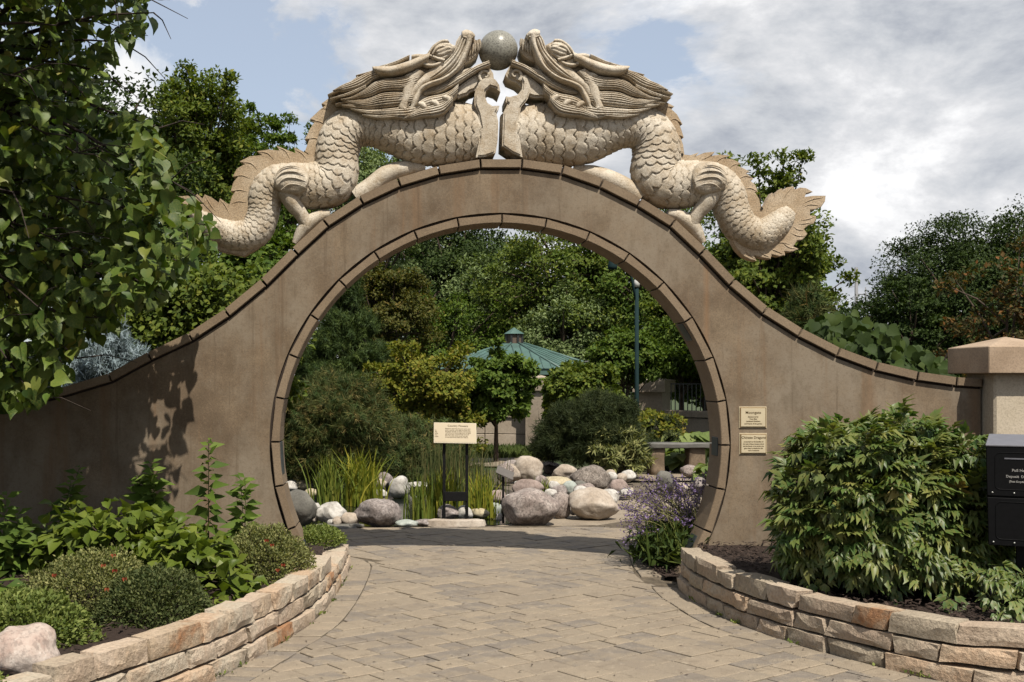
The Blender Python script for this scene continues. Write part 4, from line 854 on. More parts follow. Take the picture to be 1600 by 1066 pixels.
LM = {
 'mid': leafmat('leaf_mid', [(0, (0.043, 0.087, 0.014)), (.5, (0.079, 0.138, 0.021)), (.93, (0.122, 0.197, 0.030)), (1, (0.228, 0.266, 0.040))]),
 'warm': leafmat('leaf_warm', [(0, (0.046, 0.084, 0.013)), (.5, (0.087, 0.136, 0.020)), (.9, (0.139, 0.189, 0.026)), (1, (0.255, 0.258, 0.039))]),
 'dark': leafmat('leaf_dark', [(0, (0.018, 0.034, 0.007)), (.6, (0.032, 0.059, 0.011)), (1, (0.061, 0.091, 0.017))], 0.2),
 'yellow': leafmat('leaf_yellow', [(0, (0.089, 0.127, 0.014)), (.5, (0.148, 0.182, 0.020)), (.85, (0.227, 0.230, 0.027)), (1, (0.276, 0.207, 0.036))]),
 'silver': leafmat('leaf_silver', [(0, (0.093, 0.138, 0.046)), (.5, (0.148, 0.203, 0.070)), (1, (0.263, 0.325, 0.139))], 0.25),
 'olive': leafmat('leaf_olive', [(0, (0.044, 0.055, 0.012)), (.5, (0.082, 0.099, 0.021)), (.85, (0.120, 0.125, 0.026)), (1, (0.174, 0.118, 0.026))]),
 'red': leafmat('leaf_russet', [(0, (0.028, 0.045, 0.016)), (.55, (0.052, 0.068, 0.022)), (.80, (0.112, 0.085, 0.030)), (1, (0.256, 0.110, 0.035))]),
 'conifer': leafmat('needle_green', [(0, (0.021, 0.043, 0.012)), (.6, (0.043, 0.074, 0.017)), (1, (0.092, 0.128, 0.026))], 0.12),
 'pine': leafmat('needle_pine', [(0, (0.030, 0.055, 0.016)), (.6, (0.055, 0.096, 0.026)), (.9, (0.093, 0.137, 0.036)), (1, (0.213, 0.137, 0.046))], 0.12),
 'mugo': leafmat('needle_mugo', [(0, (0.018, 0.028, 0.009)), (.6, (0.031, 0.048, 0.014)), (1, (0.065, 0.078, 0.024))], 0.1),
 'brownpine': leafmat('needle_brown_tips', [(0, (0.027, 0.057, 0.016)), (.6, (0.054, 0.098, 0.025)), (.8, (0.122, 0.134, 0.039)), (1, (0.245, 0.189, 0.066))], 0.12),
 'blue': leafmat('needle_blue', [(0, (.16, .22, .24)), (.5, (.26, .33, .36)), (1, (.38, .46, .50))], 0.1),
 'redbud': leafmat('leaf_heart', [(0, (0.042, 0.084, 0.016)), (.45, (0.073, 0.133, 0.024)), (.8, (0.113, 0.189, 0.031)), (.93, (0.180, 0.246, 0.043)), (1, (0.301, 0.279, 0.064))], 0.36, 0.5, spec=0.3),
 'peony': leafmat('leaf_peony', [(0, (0.059, 0.121, 0.030)), (.5, (0.106, 0.183, 0.042)), (.86, (0.165, 0.237, 0.062)), (.985, (0.276, 0.287, 0.080)), (1, (0.362, 0.209, 0.070))], 0.3, 0.45, spec=0.35),
 'hyd': leafmat('leaf_broad', [(0, (0.074, 0.116, 0.017)), (.5, (0.124, 0.177, 0.025)), (1, (0.215, 0.257, 0.047))], 0.35, 0.42),
 'fine': leafmat('leaf_fine', [(0, (0.090, 0.132, 0.029)), (.5, (0.162, 0.216, 0.048)), (1, (0.287, 0.324, 0.092))], 0.3),
 'finedark': leafmat('leaf_fine_dark', [(0, (0.040, 0.062, 0.019)), (.6, (0.079, 0.105, 0.032)), (1, (0.187, 0.204, 0.076))], 0.25),
 'finegrey': leafmat('leaf_fine_greygreen', [(0, (0.103, 0.126, 0.043)), (.5, (0.196, 0.217, 0.075)), (1, (0.373, 0.361, 0.141))], 0.3),
 'shoot': leafmat('leaf_shoot', [(0, (0.062, 0.110, 0.017)), (.6, (0.112, 0.182, 0.025)), (1, (0.175, 0.242, 0.043))], 0.35),
 'grass': leafmat('blade_green', [(0, (0.076, 0.123, 0.020)), (.6, (0.145, 0.203, 0.032)), (1, (0.289, 0.290, 0.050))], 0.3),
 'grassy': leafmat('blade_yellow', [(0, (0.095, 0.150, 0.018)), (.5, (0.203, 0.250, 0.028)), (1, (0.432, 0.375, 0.050))], 0.35),
 'rush': leafmat('blade_rush', [(0, (0.042, 0.065, 0.020)), (.6, (0.077, 0.106, 0.032)), (1, (0.182, 0.150, 0.060))], 0.15),
 'lawn': leafmat('blade_lawn', [(0, (0.045, 0.077, 0.018)), (1, (0.128, 0.161, 0.036))], 0.25),
 'hosta': leafmat('leaf_hosta', [(0, (.10, .15, .04)), (.5, (.16, .22, .06)), (1, (.30, .34, .12))], 0.3),
 'purple': leafmat('petal_purple', [(0, (0.122, 0.078, 0.214)), (.5, (0.206, 0.138, 0.332)), (1, (0.356, 0.259, 0.488))], 0.3),
 'petal': leafmat('petal_red', [(0, (.32, .04, .03)), (.5, (.42, .09, .05)), (1, (.50, .16, .08))], 0.3),
}
def at(px, py, Y): return tuple(P(px, py, Y))
def ptree(name, label, cat_, px, pyt, pyb, wpx, Y, mat, group=None, **k):
    """crown given by its extent seen at distance Y"""
    s = Y / FPX; z1 = EYE - (pyt - VY) * s; z0 = EYE - (pyb - VY) * s; x = (px - VX) * s; kw = dict(depth=None); dep = k.pop('depth', None) or wpx * s / 2
    gz = k.pop('gz', 0.0)
    zc_, rz_ = (z0 + z1) / 2, (z1 - z0) / 2
    if k.get('shape') == 'dome': zc_, rz_ = z0, z1 - z0
    k.setdefault('bark', M_bark); lp = k.pop('leafpx', 6); k.setdefault('size', lp * s * 1.15); k['per'] = int(k.get('per', 110) * 1.15); k['nclump'] = int(k.get('nclump', 90) * 1.55); k.setdefault('clr', wpx * s * 0.062); k.setdefault('trunk_r', max(0.03, wpx * s * 0.03))
    return tree(name, label, cat_, (x, Y, gz), (x, Y, zc_), (wpx * s / 2, dep, rz_), LM[mat], group=group, **k)
BG = 'trees behind the garden'
# left of the arch
ptree('tree', 'tall pointed green tree rising left of the left dragon', 'tree', 300, 100, 470, 200, 26, 'warm', BG, nclump=190, per=120, leafpx=6.5, seed=11, rough=0.38, hollow=.25)
ptree('tree', 'narrower dark green tree just left of the left dragon tail', 'tree', 385, 175, 480, 120, 30, 'mid', BG, nclump=90, per=120, leafpx=6, seed=12, rough=.4)
ptree('tree', 'round green tree showing between the left dragon crest and its neighbour', 'tree', 448, 192, 470, 120, 34, 'mid', BG, nclump=80, per=130, leafpx=5.5, seed=13, rough=.35)
ptree('tree', 'green tree seen through the gap under the left dragon neck', 'tree', 575, 215, 480, 180, 40, 'silver', BG, nclump=100, per=120, leafpx=5, seed=14, rough=.35)
ptree('tree', 'dark tree filling the left edge behind the heart-leaved tree', 'tree', 90, 130, 620, 420, 20, 'dark', BG, nclump=180, per=120, leafpx=9, seed=15, gz=0)
ptree('shrub', 'yellow-green leafy shrub rising behind the left wall coping', 'shrub', 300, 395, 640, 300, 12.6, 'warm', None, nclump=150, per=90, leafpx=9, seed=16, T=T_OVAL, depth=1.0, hollow=.5, up=.5)
ptree('shrub', 'leafy green shrub under the belly of the left dragon tail', 'shrub', 400, 370, 560, 160, 15.0, 'mid', None, nclump=90, per=90, leafpx=8, seed=17, T=T_OVAL, depth=1.0)
# seen through the arch, far to near
ptree('tree', 'grey-green airy tree at the top left inside the arch', 'tree', 600, 285, 600, 320, 62, 'silver', BG, nclump=170, per=110, leafpx=5, seed=21, rough=.3)
ptree('tree', 'dark tall tree at the top centre inside the arch', 'tree', 715, 305, 620, 210, 58, 'dark', BG, nclump=150, per=120, leafpx=5, seed=22, hollow=.2, rough=.4)
ptree('tree', 'pale silvery tree at the middle of the arch behind the pavilion', 'tree', 785, 375, 640, 160, 52, 'silver', BG, nclump=90, per=130, leafpx=5, seed=23, hollow=.3)
ptree('tree', 'broad warm green tree at the top right inside the arch', 'tree', 890, 325, 600, 240, 50, 'warm', BG, nclump=180, per=130, leafpx=5, seed=24, rough=.4)
ptree('tree', 'dark tree behind the teal lamp post', 'tree', 1020, 315, 640, 280, 50, 'mid', BG, nclump=120, per=120, leafpx=5.5, seed=25)
ptree('tree', 'loose green tree directly behind the pavilion roof, right of its cupola', 'tree', 880, 460, 660, 190, 47.5, 'silver', BG, nclump=110, per=120, leafpx=4.5, seed=26, depth=1.4)
ptree('tree', 'green tree behind the pavilion roof, left of its cupola', 'tree', 700, 480, 660, 200, 49, 'mid', BG, nclump=110, per=120, leafpx=4.5, seed=27, depth=1.4)
ptree('tree', 'olive green tree left of centre inside the arch', 'tree', 600, 400, 620, 160, 33, 'olive', BG, nclump=130, per=130, leafpx=5, seed=28, up=.9)
ptree('spruce_tree', 'tall dark green spruce at the left side inside the arch', 'spruce', 545, 420, 680, 240, 25, 'conifer', None, nclump=230, per=70, leafpx=10, seed=29, T=T_NEEDLE, shape='cone', clr=.13, droop=.3, limbs=10)
ptree('tree', 'yellow-green tree right of the teal lamp post', 'tree', 1065, 430, 640, 130, 30, 'warm', BG, nclump=110, per=110, leafpx=6, seed=30)
ptree('tree', 'dark green tree leaning in at the right side inside the arch', 'tree', 1105, 520, 640, 120, 31, 'mid', BG, nclump=90, per=110, leafpx=6, seed=31, up=.4)
ptree('tree', 'small green tree with a thin trunk between the lamp post and the stone pillar', 'tree', 975, 520, 605, 110, 27, 'mid', BG, nclump=80, per=110, leafpx=6, seed=32)
ptree('shrub', 'golden green rounded shrub left of the notice board', 'shrub', 655, 546, 712, 165, 21, 'yellow', None, rough=.4, nclump=130, per=120, leafpx=5.5, seed=33, T=T_OVAL)
ptree('small_tree', 'small dark green round tree in front of the pavilion roof', 'tree', 775, 548, 672, 118, 23, 'mid', None, rough=.4, nclump=90, per=120, leafpx=6, seed=34, T=T_OVAL)
ptree('climbing_shrub', 'bright green shrub spilling over the stone pillar', 'shrub', 912, 573, 655, 110, 24, 'warm', None, nclump=90, per=110, leafpx=6.5, seed=35, T=T_OVAL)
ptree('climbing_shrub', 'green climber hanging down the right side of the near stone pillar', 'shrub', 870, 610, 700, 34, 25.5, 'warm', None, nclump=30, per=70, leafpx=6.5, seed=36, T=T_OVAL)
ptree('mugo_pine', 'dark rounded dwarf pine right of centre inside the arch', 'pine', 925, 622, 712, 160, 19.5, 'mugo', None, nclump=150, per=60, leafpx=10, seed=37, T=T_TUFT, hollow=.6, rough=.15, shape='dome')
ptree('yew_shrub', 'golden-tipped dark shrub in front of the far stone wall', 'shrub', 1015, 648, 715, 110, 22, 'yellow', None, nclump=60, per=70, leafpx=6, seed=38, hollow=.8, rough=.2)
ptree('yew_shrub', 'dark shrub base beside the bench', 'shrub', 1020, 655, 735, 130, 21.5, 'mugo', None, nclump=90, per=70, leafpx=8, seed=39, T=T_NEEDLE, shape='dome')
ptree('peony_bush', 'pale green bush left of the stone bench', 'bush', 962, 668, 740, 90, 19.0, 'finegrey', None, nclump=60, per=40, leafpx=10, seed=40, T=T_LANCE, hollow=.6)
ptree('drooping_pine', 'sprawling brown-tipped pine at the left side inside the arch', 'pine', 510, 595, 760, 190, 17.5, 'brownpine', None, nclump=240, per=60, leafpx=11, seed=41, T=T_TUFT, hollow=.55, rough=.3, depth=.9, droop=.5)
ptree('juniper_bush', 'low feathery green juniper behind the pond grasses', 'bush', 640, 664, 765, 190, 19.0, 'pine', None, nclump=170, per=60, leafpx=9, seed=42, T=T_NEEDLE, hollow=.5, rough=.25, depth=.9)
# right of the arch
ptree('tree', 'broad green tree behind the right dragon tail', 'tree', 1198, 262, 600, 205, 24, 'warm', BG, nclump=190, per=110, leafpx=7, seed=51, rough=.5, hollow=.25)
ptree('tree', 'dark green tree low behind the right shoulder of the arch', 'tree', 1150, 400, 620, 240, 28, 'mid', BG, nclump=110, per=120, leafpx=7, seed=52, hollow=.2)
ptree('tree', 'large dark rounded tree at the right edge', 'tree', 1520, 322, 640, 300, 55, 'dark', BG, nclump=330, per=170, leafpx=4, seed=53, rough=.3, hollow=.3)
ptree('tree', 'smaller dark green tree left of the big one at the right edge', 'tree', 1425, 440, 620, 110, 52, 'dark', BG, nclump=80, per=100, leafpx=5, seed=54)
ptree('tree', 'russet-leaved tree behind the stone pillar cap', 'tree', 1575, 385, 640, 170, 17, 'red', None, nclump=45, per=42, leafpx=8, seed=55, rough=.5, hollow=.2)
ptree('pine_tree', 'young blue-green pine top above the right wall', 'pine', 1262, 462, 640, 110, 14, 'pine', None, nclump=90, per=60, leafpx=17, seed=56, T=T_TUFT, shape='cone', clr=.10)
ptree('blue_spruce', 'pale blue spruce branch above the left wall coping', 'spruce', 172, 520, 680, 120, 11.2, 'blue', None, nclump=80, per=36, leafpx=15, seed=57, T=T_NEEDLE, clr=.05, hollow=.6)
# far woodland so that no bare horizon shows
g = np.random.default_rng(77); n = 60000; x = g.uniform(-70, 110, n); y = g.uniform(88, 96, n); z = g.random(n) ** .8 * (5.0 + 1.6 * np.sin(x * .23) + 1.0 * np.sin(x * .71 + 1))
leaves('woodland', LM['dark'], None, np.c_[x, y, z], rdir(n, g), unit(rdir(n, g) + [0, -.6, .5]), g.uniform(.35, .7, n), T_LEAF, 77)
tag(C.objects[-1], 'distant belt of dark woodland closing the view', kind='stuff')
# ------------------------------------------------------------------ heart-leaved tree, upper left, in front of the wall
hb = empty('redbud_tree', (-3.9, 8.0, 0), 'heart-leaved tree hanging over the left end of the wall', 'tree')
outline = [(-160, -60), (262, -60), (250, 22), (215, 50), (190, 72), (158, 105), (142, 165), (180, 182), (235, 190), (255, 225), (268, 275), (272, 312), (318, 322), (332, 345), (325, 385), (300, 392), (275, 438), (240, 472), (175, 470), (180, 505), (120, 545), (100, 600), (62, 634), (0, 634), (-60, 660), (-160, 680)]
g = np.random.default_rng(4); pts = []
# twigs
tips = [(245, -20, 7.9), (240, 20, 8.0), (190, 66, 8.3), (150, 110, 8.2), (250, 200, 8.6), (300, 300, 8.6), (325, 352, 8.7), (285, 410, 8.7), (230, 465, 8.5), (165, 505, 8.6), (120, 560, 8.3), (50, 620, 7.9), (120, 240, 7.8), (100, 380, 7.9), (60, 480, 7.6), (30, 120, 7.5), (90, 40, 7.6), (200, 330, 8.1), (150, 420, 8.2), (20, 300, 7.4), (10, 560, 7.6), (210, 260, 8.4), (60, 200, 8.2), (180, -10, 7.6)]
tw = []; tw_pts = []
hub = [Vector((-3.7, 8.0, 2.6)), Vector((-3.6, 8.0, 3.5)), Vector((-3.8, 8.0, 4.2))]
rr = random.Random(9)
for (px, py, Y) in tips:
    e = P(px, py, Y - .15); s = min(hub, key=lambda h: (h - e).length); m = s.lerp(e, .45) + Vector((0, rr.uniform(-.2, .2), .22 + rr.uniform(0, .2))); m2 = s.lerp(e, .78) + Vector((0, rr.uniform(-.1, .1), .12))
    pl = cr(np.array([tuple(s), tuple(m), tuple(m2), tuple(e)]), 14); tw.append(tube([tuple(q) for q in pl], list(np.linspace(.028, .004, 14)), 6, as_np=True)); tw_pts.append(pl[4:])
for _ in range(170):
    pl_ = tw_pts[rr.randrange(len(tw_pts))]; a_ = Vector(pl_[rr.randrange(len(pl_))]); e_ = a_ + Vector((rr.uniform(-.1, .5), rr.uniform(-.35, .2), rr.uniform(-.35, .12))); tw.append(tube([a_, a_.lerp(e_, .5) + Vector((0, 0, .04)), e_], [.006, .0045, .002], 5, as_np=True))
V, F = cat(*tw); link('branches', mesh_np('branches', V, F, True), M_darkbark, hb)
V, F = tube([(-3.9, 8.0, -.1), (-3.75, 8.0, 1.2), (-3.7, 8.0, 2.6), (-3.65, 8.0, 3.5), (-3.8, 8.0, 4.4)], [.12, .10, .08, .06, .04], 12, as_np=True); link('trunk', mesh_np('trunk', V, F, True), M_bark, hb)
n = 24000; px = g.uniform(-160, 335, n); py = g.uniform(-60, 680, n); k = inpoly(px, py, outline); px, py = px[k], py[k]; Y = g.uniform(7.5, 8.95, len(px))
q = np.c_[(px - VX) * Y / FPX, Y, EYE - (py - VY) * Y / FPX]
# keep leaves that lie in lumpy sprays
den = np.array([mnoise.noise(Vector(tuple(v * 2.6))) + .5 * mnoise.noise(Vector(tuple(v * 6.1))) for v in q]); q = q[den > -0.02 - 0.30 * (q[:, 0] < -2.3) ]
q = q[g.permutation(len(q))[:5200]]
edge = []
for a, b in zip(outline[2:20], outline[3:21]):
    m = int(np.hypot(a[0] - b[0], a[1] - b[1]) / 9)
    for i in range(m):
        t = g.random(); yy = g.uniform(7.8, 8.8); ex = a[0] + (b[0] - a[0]) * t - g.uniform(0, 22); ey = a[1] + (b[1] - a[1]) * t + g.uniform(-14, 10)
        edge.append(tuple(P(ex, ey, yy)))
up_n = 9000; ux = g.uniform(-4.6, -1.55, up_n); uy = g.uniform(6.3, 8.7, up_n); uz = g.uniform(3.1, 6.2, up_n); kk_ = (uz - EYE) / uy * FPX > VY + 40; kk_ &= ((ux + 3.3) / 1.8) ** 2 + ((uz - 4.4) / 1.7) ** 2 < 1
upp = np.c_[ux, uy, uz][kk_]; ud = np.array([mnoise.noise(Vector(tuple(v * 2.0))) for v in upp]); upp = upp[ud > -.15][:3200]  # unseen leaves above the frame, added to cast shade on the left wall
mn = 5200; md = rdir(mn, g) * (g.random(mn) ** .33)[:, None]; more = np.array([-4.5, 7.1, 3.0]) + md * np.array([2.1, 1.7, 2.5]); mx_ = VX + more[:, 0] / more[:, 1] * FPX; more = more[(mx_ < -25) & (more[:, 1] < 9.3)]  # unseen leaves left of the frame, added to block skylight from the wall
ex_n = 4200; ex_x = g.uniform(110, 330, ex_n); ex_y = g.uniform(185, 525, ex_n); ex_k = inpoly(ex_x, ex_y, outline); ex_x, ex_y = ex_x[ex_k][:1000], ex_y[ex_k][:1000]; ex_Y = g.uniform(8.3, 9.1, len(ex_x))
extra = np.c_[(ex_x - VX) * ex_Y / FPX, ex_Y, EYE - (ex_y - VY) * ex_Y / FPX]; ed_ = np.array([mnoise.noise(Vector(tuple(v * 3.3 + 9))) for v in extra]); extra = extra[ed_ > .02]  # leaves close to the wall, added to thicken their shadow on it
q = np.vstack([q, edge, upp, more, extra]); n = len(q)
tip = unit(np.c_[g.normal(0.15, .6, n), g.normal(-.3, .55, n), -g.normal(.65, .45, n)]); nrm = unit(np.c_[g.normal(.1, .6, n), g.normal(-.6, .55, n), np.abs(g.normal(.65, .4, n))]); size = g.uniform(.06, .132, n) * np.where(g.random(n) < .25, .7, 1)
def split_leaves(root, mat, q, tip, nrm, size, T, nsingle, seed, partname='leaf', nvar=6):
    g = np.random.default_rng(seed); pxx = VX + q[:, 0] / q[:, 1] * FPX; pyy = VY - (q[:, 2] - EYE) / q[:, 1] * FPX
    ok = (pxx > 5) & (pxx < 1595) & (pyy > 5) & (pyy < 1060); score = np.where(ok, size / q[:, 1] * np.abs(nrm[:, 1]) ** .5 / (0.2 + (q[:, 1] - q[:, 1].min())), 0); od = np.argsort(-score); a, b = od[:nsingle], od[nsingle:]
    TV, TF = T; mes = []
    for i in range(nvar):
        v = TV.copy(); v[:, 2] *= 0.4 + i * .5; v[:, 0] *= g.uniform(.9, 1.1); v[:, 2] += g.normal(0, .012, len(v)); me = mesh_np(partname, v, TF, True); me.materials.append(mat); mes.append(me)
    y = unit(tip); z = unit(nrm - (nrm * y).sum(-1, keepdims=True) * y); x = np.cross(y, z)
    for i in a:
        R = Matrix(((x[i][0], y[i][0], z[i][0]), (x[i][1], y[i][1], z[i][1]), (x[i][2], y[i][2], z[i][2])))
        o = bpy.data.objects.new(partname, mes[int(g.integers(nvar))]); C.objects.link(o); o.parent = root; o.rotation_euler = R.to_euler(); o.location = Vector(q[i]) - abs_loc(root); o.scale = (size[i],) * 3
    leaves(partname, mat, root, q[b], tip[b], nrm[b], size[b], T, seed, kind='stuff')
split_leaves(hb, LM['redbud'], q, tip, nrm, size, T_HEART, 300, 3)
# ------------------------------------------------------------------ heart-leaved bush behind the right wall
rb = empty('redbud_bush', (4.6, 10.8, 0), 'heart-leaved bush rising behind the right wall coping', 'bush')
g = np.random.default_rng(8); n = 1300; px = g.uniform(1200, 1480, n); h = g.random(n); top = np.interp(px, [1200, 1260, 1300, 1340, 1390, 1440, 1480], [540, 492, 482, 490, 508, 538, 572]); py = top + (640 - top) * h ** 0.8; Y = g.uniform(10.3, 11.6, n)
q = np.c_[(px - VX) * Y / FPX, Y, EYE - (py - VY) * Y / FPX]
tip = unit(np.c_[g.normal(0, .5, n), g.normal(-.15, .4, n), -np.abs(g.normal(.8, .4, n))]); nrm = unit(np.c_[g.normal(.1, .45, n), g.normal(-1.0, .4, n), np.abs(g.normal(.35, .3, n))])
split_leaves(rb, LM['dark'], q, tip, nrm, g.uniform(.08, .135, n), T_HEART, 120, 5)
V, F = cat(*[tube([(4.6 + rr.uniform(-.1, .1), 10.8, -.05), (4.6 + dx * .5, 10.8, 1.1), (4.6 + dx, 10.8 + rr.uniform(-.3, .3), 2.0 - abs(dx) * .25)], [.03, .02, .006], 6, as_np=True) for dx in (-1.2, -.7, -.3, .1, .5)])
link('stems', mesh_np('stems', V, F, True), M_darkbark, rb)
# ------------------------------------------------------------------ big shrub of the right bed
pb = empty('tree_peony', (3.1, 7.45, .2), 'large rounded shrub with deeply cut drooping leaves in the right bed', 'shrub')
g = np.random.default_rng(21); n = 3700; a = g.uniform(0, 2 * math.pi, n); el_ = np.arcsin(g.uniform(-0.12, 1, n)); cen = np.array([3.26, 7.72, .50])
d = np.c_[np.cos(a) * np.cos(el_), np.sin(a) * np.cos(el_), np.sin(el_)]; off = 31.0
lump = np.array([mnoise.noise(Vector(tuple(v * 2.4 + off))) * .32 + mnoise.noise(Vector(tuple(v * 6 + off))) * .2 for v in d])
Rr = np.array([.65, .55, .79]); sc_ = (g.random(n) ** .22) * (1 + lump) * (1 + .14 * np.sin(2 * np.abs(el_))); q = cen + d * Rr * sc_[:, None]
q = q[(q[:, 2] > .16)]; d = unit(q - cen); n = len(q)
ex = g.uniform(0, 1, 130); q2 = np.c_[3.72 + .32 * g.normal(size=130) * .6, 6.95 + .2 * g.normal(size=130), .30 + .28 * ex]; q = np.vstack([q, q2]); d = np.vstack([d, unit(q2 - cen)]); kx = VX + q[:, 0] / q[:, 1] * FPX > 1234; kx &= ~((VX + q[:, 0] / q[:, 1] * FPX > 1522) & (q[:, 1] < 7.35) & (q[:, 2] > .52)); q, d = q[kx], d[kx]; n = len(q)
tip = unit(d * .75 + rdir(n, g) * .55 + np.array([0, -.15, -.50])); nrm = unit(d * .5 + np.array([0, -.1, .7]) + rdir(n, g) * .4)
split_leaves(pb, LM['peony'], q, tip, nrm, g.uniform(.13, .225, n), T_PEONY, 300, 22)
st = [tube([(3.1 + g.normal() * .08, 7.5 + g.normal() * .08, .18), tuple(cen + v * Rr * .45 + [0, 0, .05]), tuple(cen + v * Rr * .9)], [.012, .008, .004], 5, as_np=True) for v in d[:60]]
V, F = cat(*st); link('stems', mesh_np('stems', V, F, True), M_bark, pb)
# ------------------------------------------------------------------ left bed
def mound(name, label, cat_, c, R, mat, n, size, seed, T=T_LEAF, group=None, flowers=None, rough=.18, up=.5):
    root = empty(name, (c[0], c[1], c[2]), label, cat_, group); g = np.random.default_rng(seed)
    d = rdir(n, g); d[:, 2] = np.abs(d[:, 2]); off = g.random(3) * 50
    lump = np.array([mnoise.noise(Vector(tuple(v * 2.2 + off))) + .6 * mnoise.noise(Vector(tuple(v * 6 + off))) + .35 * mnoise.noise(Vector(tuple(v * 14 + off))) for v in d])
    r = (.55 + .45 * g.random(n) ** .35) * (1 + rough * lump); q = np.array(c) + d * np.array(R) * r[:, None]; q[:, 2] = np.maximum(q[:, 2], c[2] + .01)
    tip = unit(d * .7 + rdir(n, g) * .7 + [0, 0, .25]); nrm = unit(d * .4 + [0, 0, up] + rdir(n, g) * .7)
    leaves('foliage', mat, root, q, tip, nrm, size * g.uniform(.6, 1.3, n), T, seed)
    tw = []
    for v in d[:70]: tw.append(tube([(c[0], c[1], c[2] - .02), tuple(np.array(c) + v * np.array(R) * .5 + [0, 0, .02]), tuple(np.array(c) + v * np.array(R) * 1.02)], [.006, .004, .0015], 4, as_np=True))
    V, F = cat(*tw); link('twigs', mesh_np('twigs', V, F, True), M_darkbark, root)
    if flowers:
        for (px, py, Y) in flowers:
            p = P(px, py, Y); fl = []; gg = random.Random(px)
            bmv, bmf = [], []
            for layer, (cnt, L, tilt) in enumerate(((5, .013, .3), (5, .009, .9))):
                for i in range(cnt):
                    a = 2 * math.pi * i / cnt + layer * .6 + gg.random(); dx_, dy_ = math.cos(a), math.sin(a); k = len(bmv)
                    bmv += [(0, 0, 0), (dx_ * L - dy_ * L * .5, dy_ * L * .35 - .010, abs(dx_) * .2 * L + L * tilt + dx_ * .5 * L), (dx_ * L * 1.3, -.012 + dy_ * L * .4, dy_ * L), (dx_ * L + dy_ * L * .5, dy_ * L * .35 - .010, -dx_ * .5 * L + L * tilt)]; bmf += [(k, k + 1, k + 2), (k, k + 2, k + 3)]
            me = bpy.data.meshes.new('flower'); me.from_pydata(bmv, [], bmf); me.update(); link('flower', me, LM['petal'], root, p)
    return root
mound('low_shrub', 'bright green feathery mound behind the boulder at the lower left', 'low shrub', (-2.02, 6.15, .19), (.42, .36, .30), LM['fine'], 16000, .027, 61)
mound('low_shrub', 'dark green dense mound beside the stone wall, left bed', 'low shrub', (-1.42, 6.72, .19), (.36, .36, .33), LM['finedark'], 17000, .021, 62)
mound('low_shrub', 'grey-green loose mound dotted with orange-red flowers, left bed', 'low shrub', (-1.82, 6.98, .19), (.46, .36, .40), LM['finegrey'], 15000, .021, 63, flowers=[(162, 884, 6.6), (180, 892, 6.6), (86, 899, 6.62), (168, 921, 6.5), (195, 905, 6.55), (64, 957, 6.1), (178, 868, 6.7)])
mound('low_shrub', 'grey-green twiggy mound with crimson flowers beside the left gate foot', 'low shrub', (-.93, 8.12, .19), (.33, .36, .42), LM['finegrey'], 15000, .021, 64, flowers=[(417, 845, 7.75), (443, 883, 7.7), (434, 891, 7.7), (425, 852, 7.75)])
mound('low_shrub', 'small feathery mound at the lower left corner below the boulder', 'low shrub', (-1.86, 5.12, .17), (.16, .2, .17), LM['fine'], 5000, .02, 65)
mound('juniper_mat', 'low bright green creeping mat at the left foot of the gate passage', 'ground cover', (-.68, 10.0, .22), (.22, .36, .14), LM['fine'], 7000, .025, 66)
# sprawling broad leaves
hy = empty('broad_leaved_plant', (-1.75, 8.0, .2), 'sprawling plant with broad bright leaves in the middle of the left bed', 'plant')
g = np.random.default_rng(31); Q = []; TT = []; SS = []
for cxx, cyy, czz, rx, ry, rz, m in ((-1.95, 8.15, .35, .60, .42, .40, 520), (-1.45, 7.75, .28, .40, .36, .36, 380), (-1.10, 7.35, .20, .22, .25, .26, 120), (-2.35, 8.3, .35, .35, .35, .42, 150)):
    d = rdir(m, g); d[:, 2] = np.abs(d[:, 2]); rr1 = g.random(m) ** .4; Q.append(np.array([cxx, cyy, czz]) + d * np.array([rx, ry, rz]) * rr1[:, None]); TT.append(d)
q = np.vstack(Q); d = np.vstack(TT); n = len(q); tip = unit(d * .6 + rdir(n, g) * .6 + [0.15, -.25, -.35]); nrm = unit(d * .35 + [0, -.25, .8] + rdir(n, g) * .4)
split_leaves(hy, LM['hyd'], q, tip, nrm, g.uniform(.075, .15, n), (T_OVAL[0] * [1.15, 1, 1.6], T_OVAL[1]), 300, 32)
V, F = cat(*[tube([(-1.75, 8.0, .18), tuple((np.array([-1.75, 8.0, .2]) + v) / 2 + [0, 0, .05]), tuple(v)], [.008, .006, .003], 4, as_np=True) for v in q[::14]]); link('stems', mesh_np('stems', V, F, True), M_darkbark, hy)
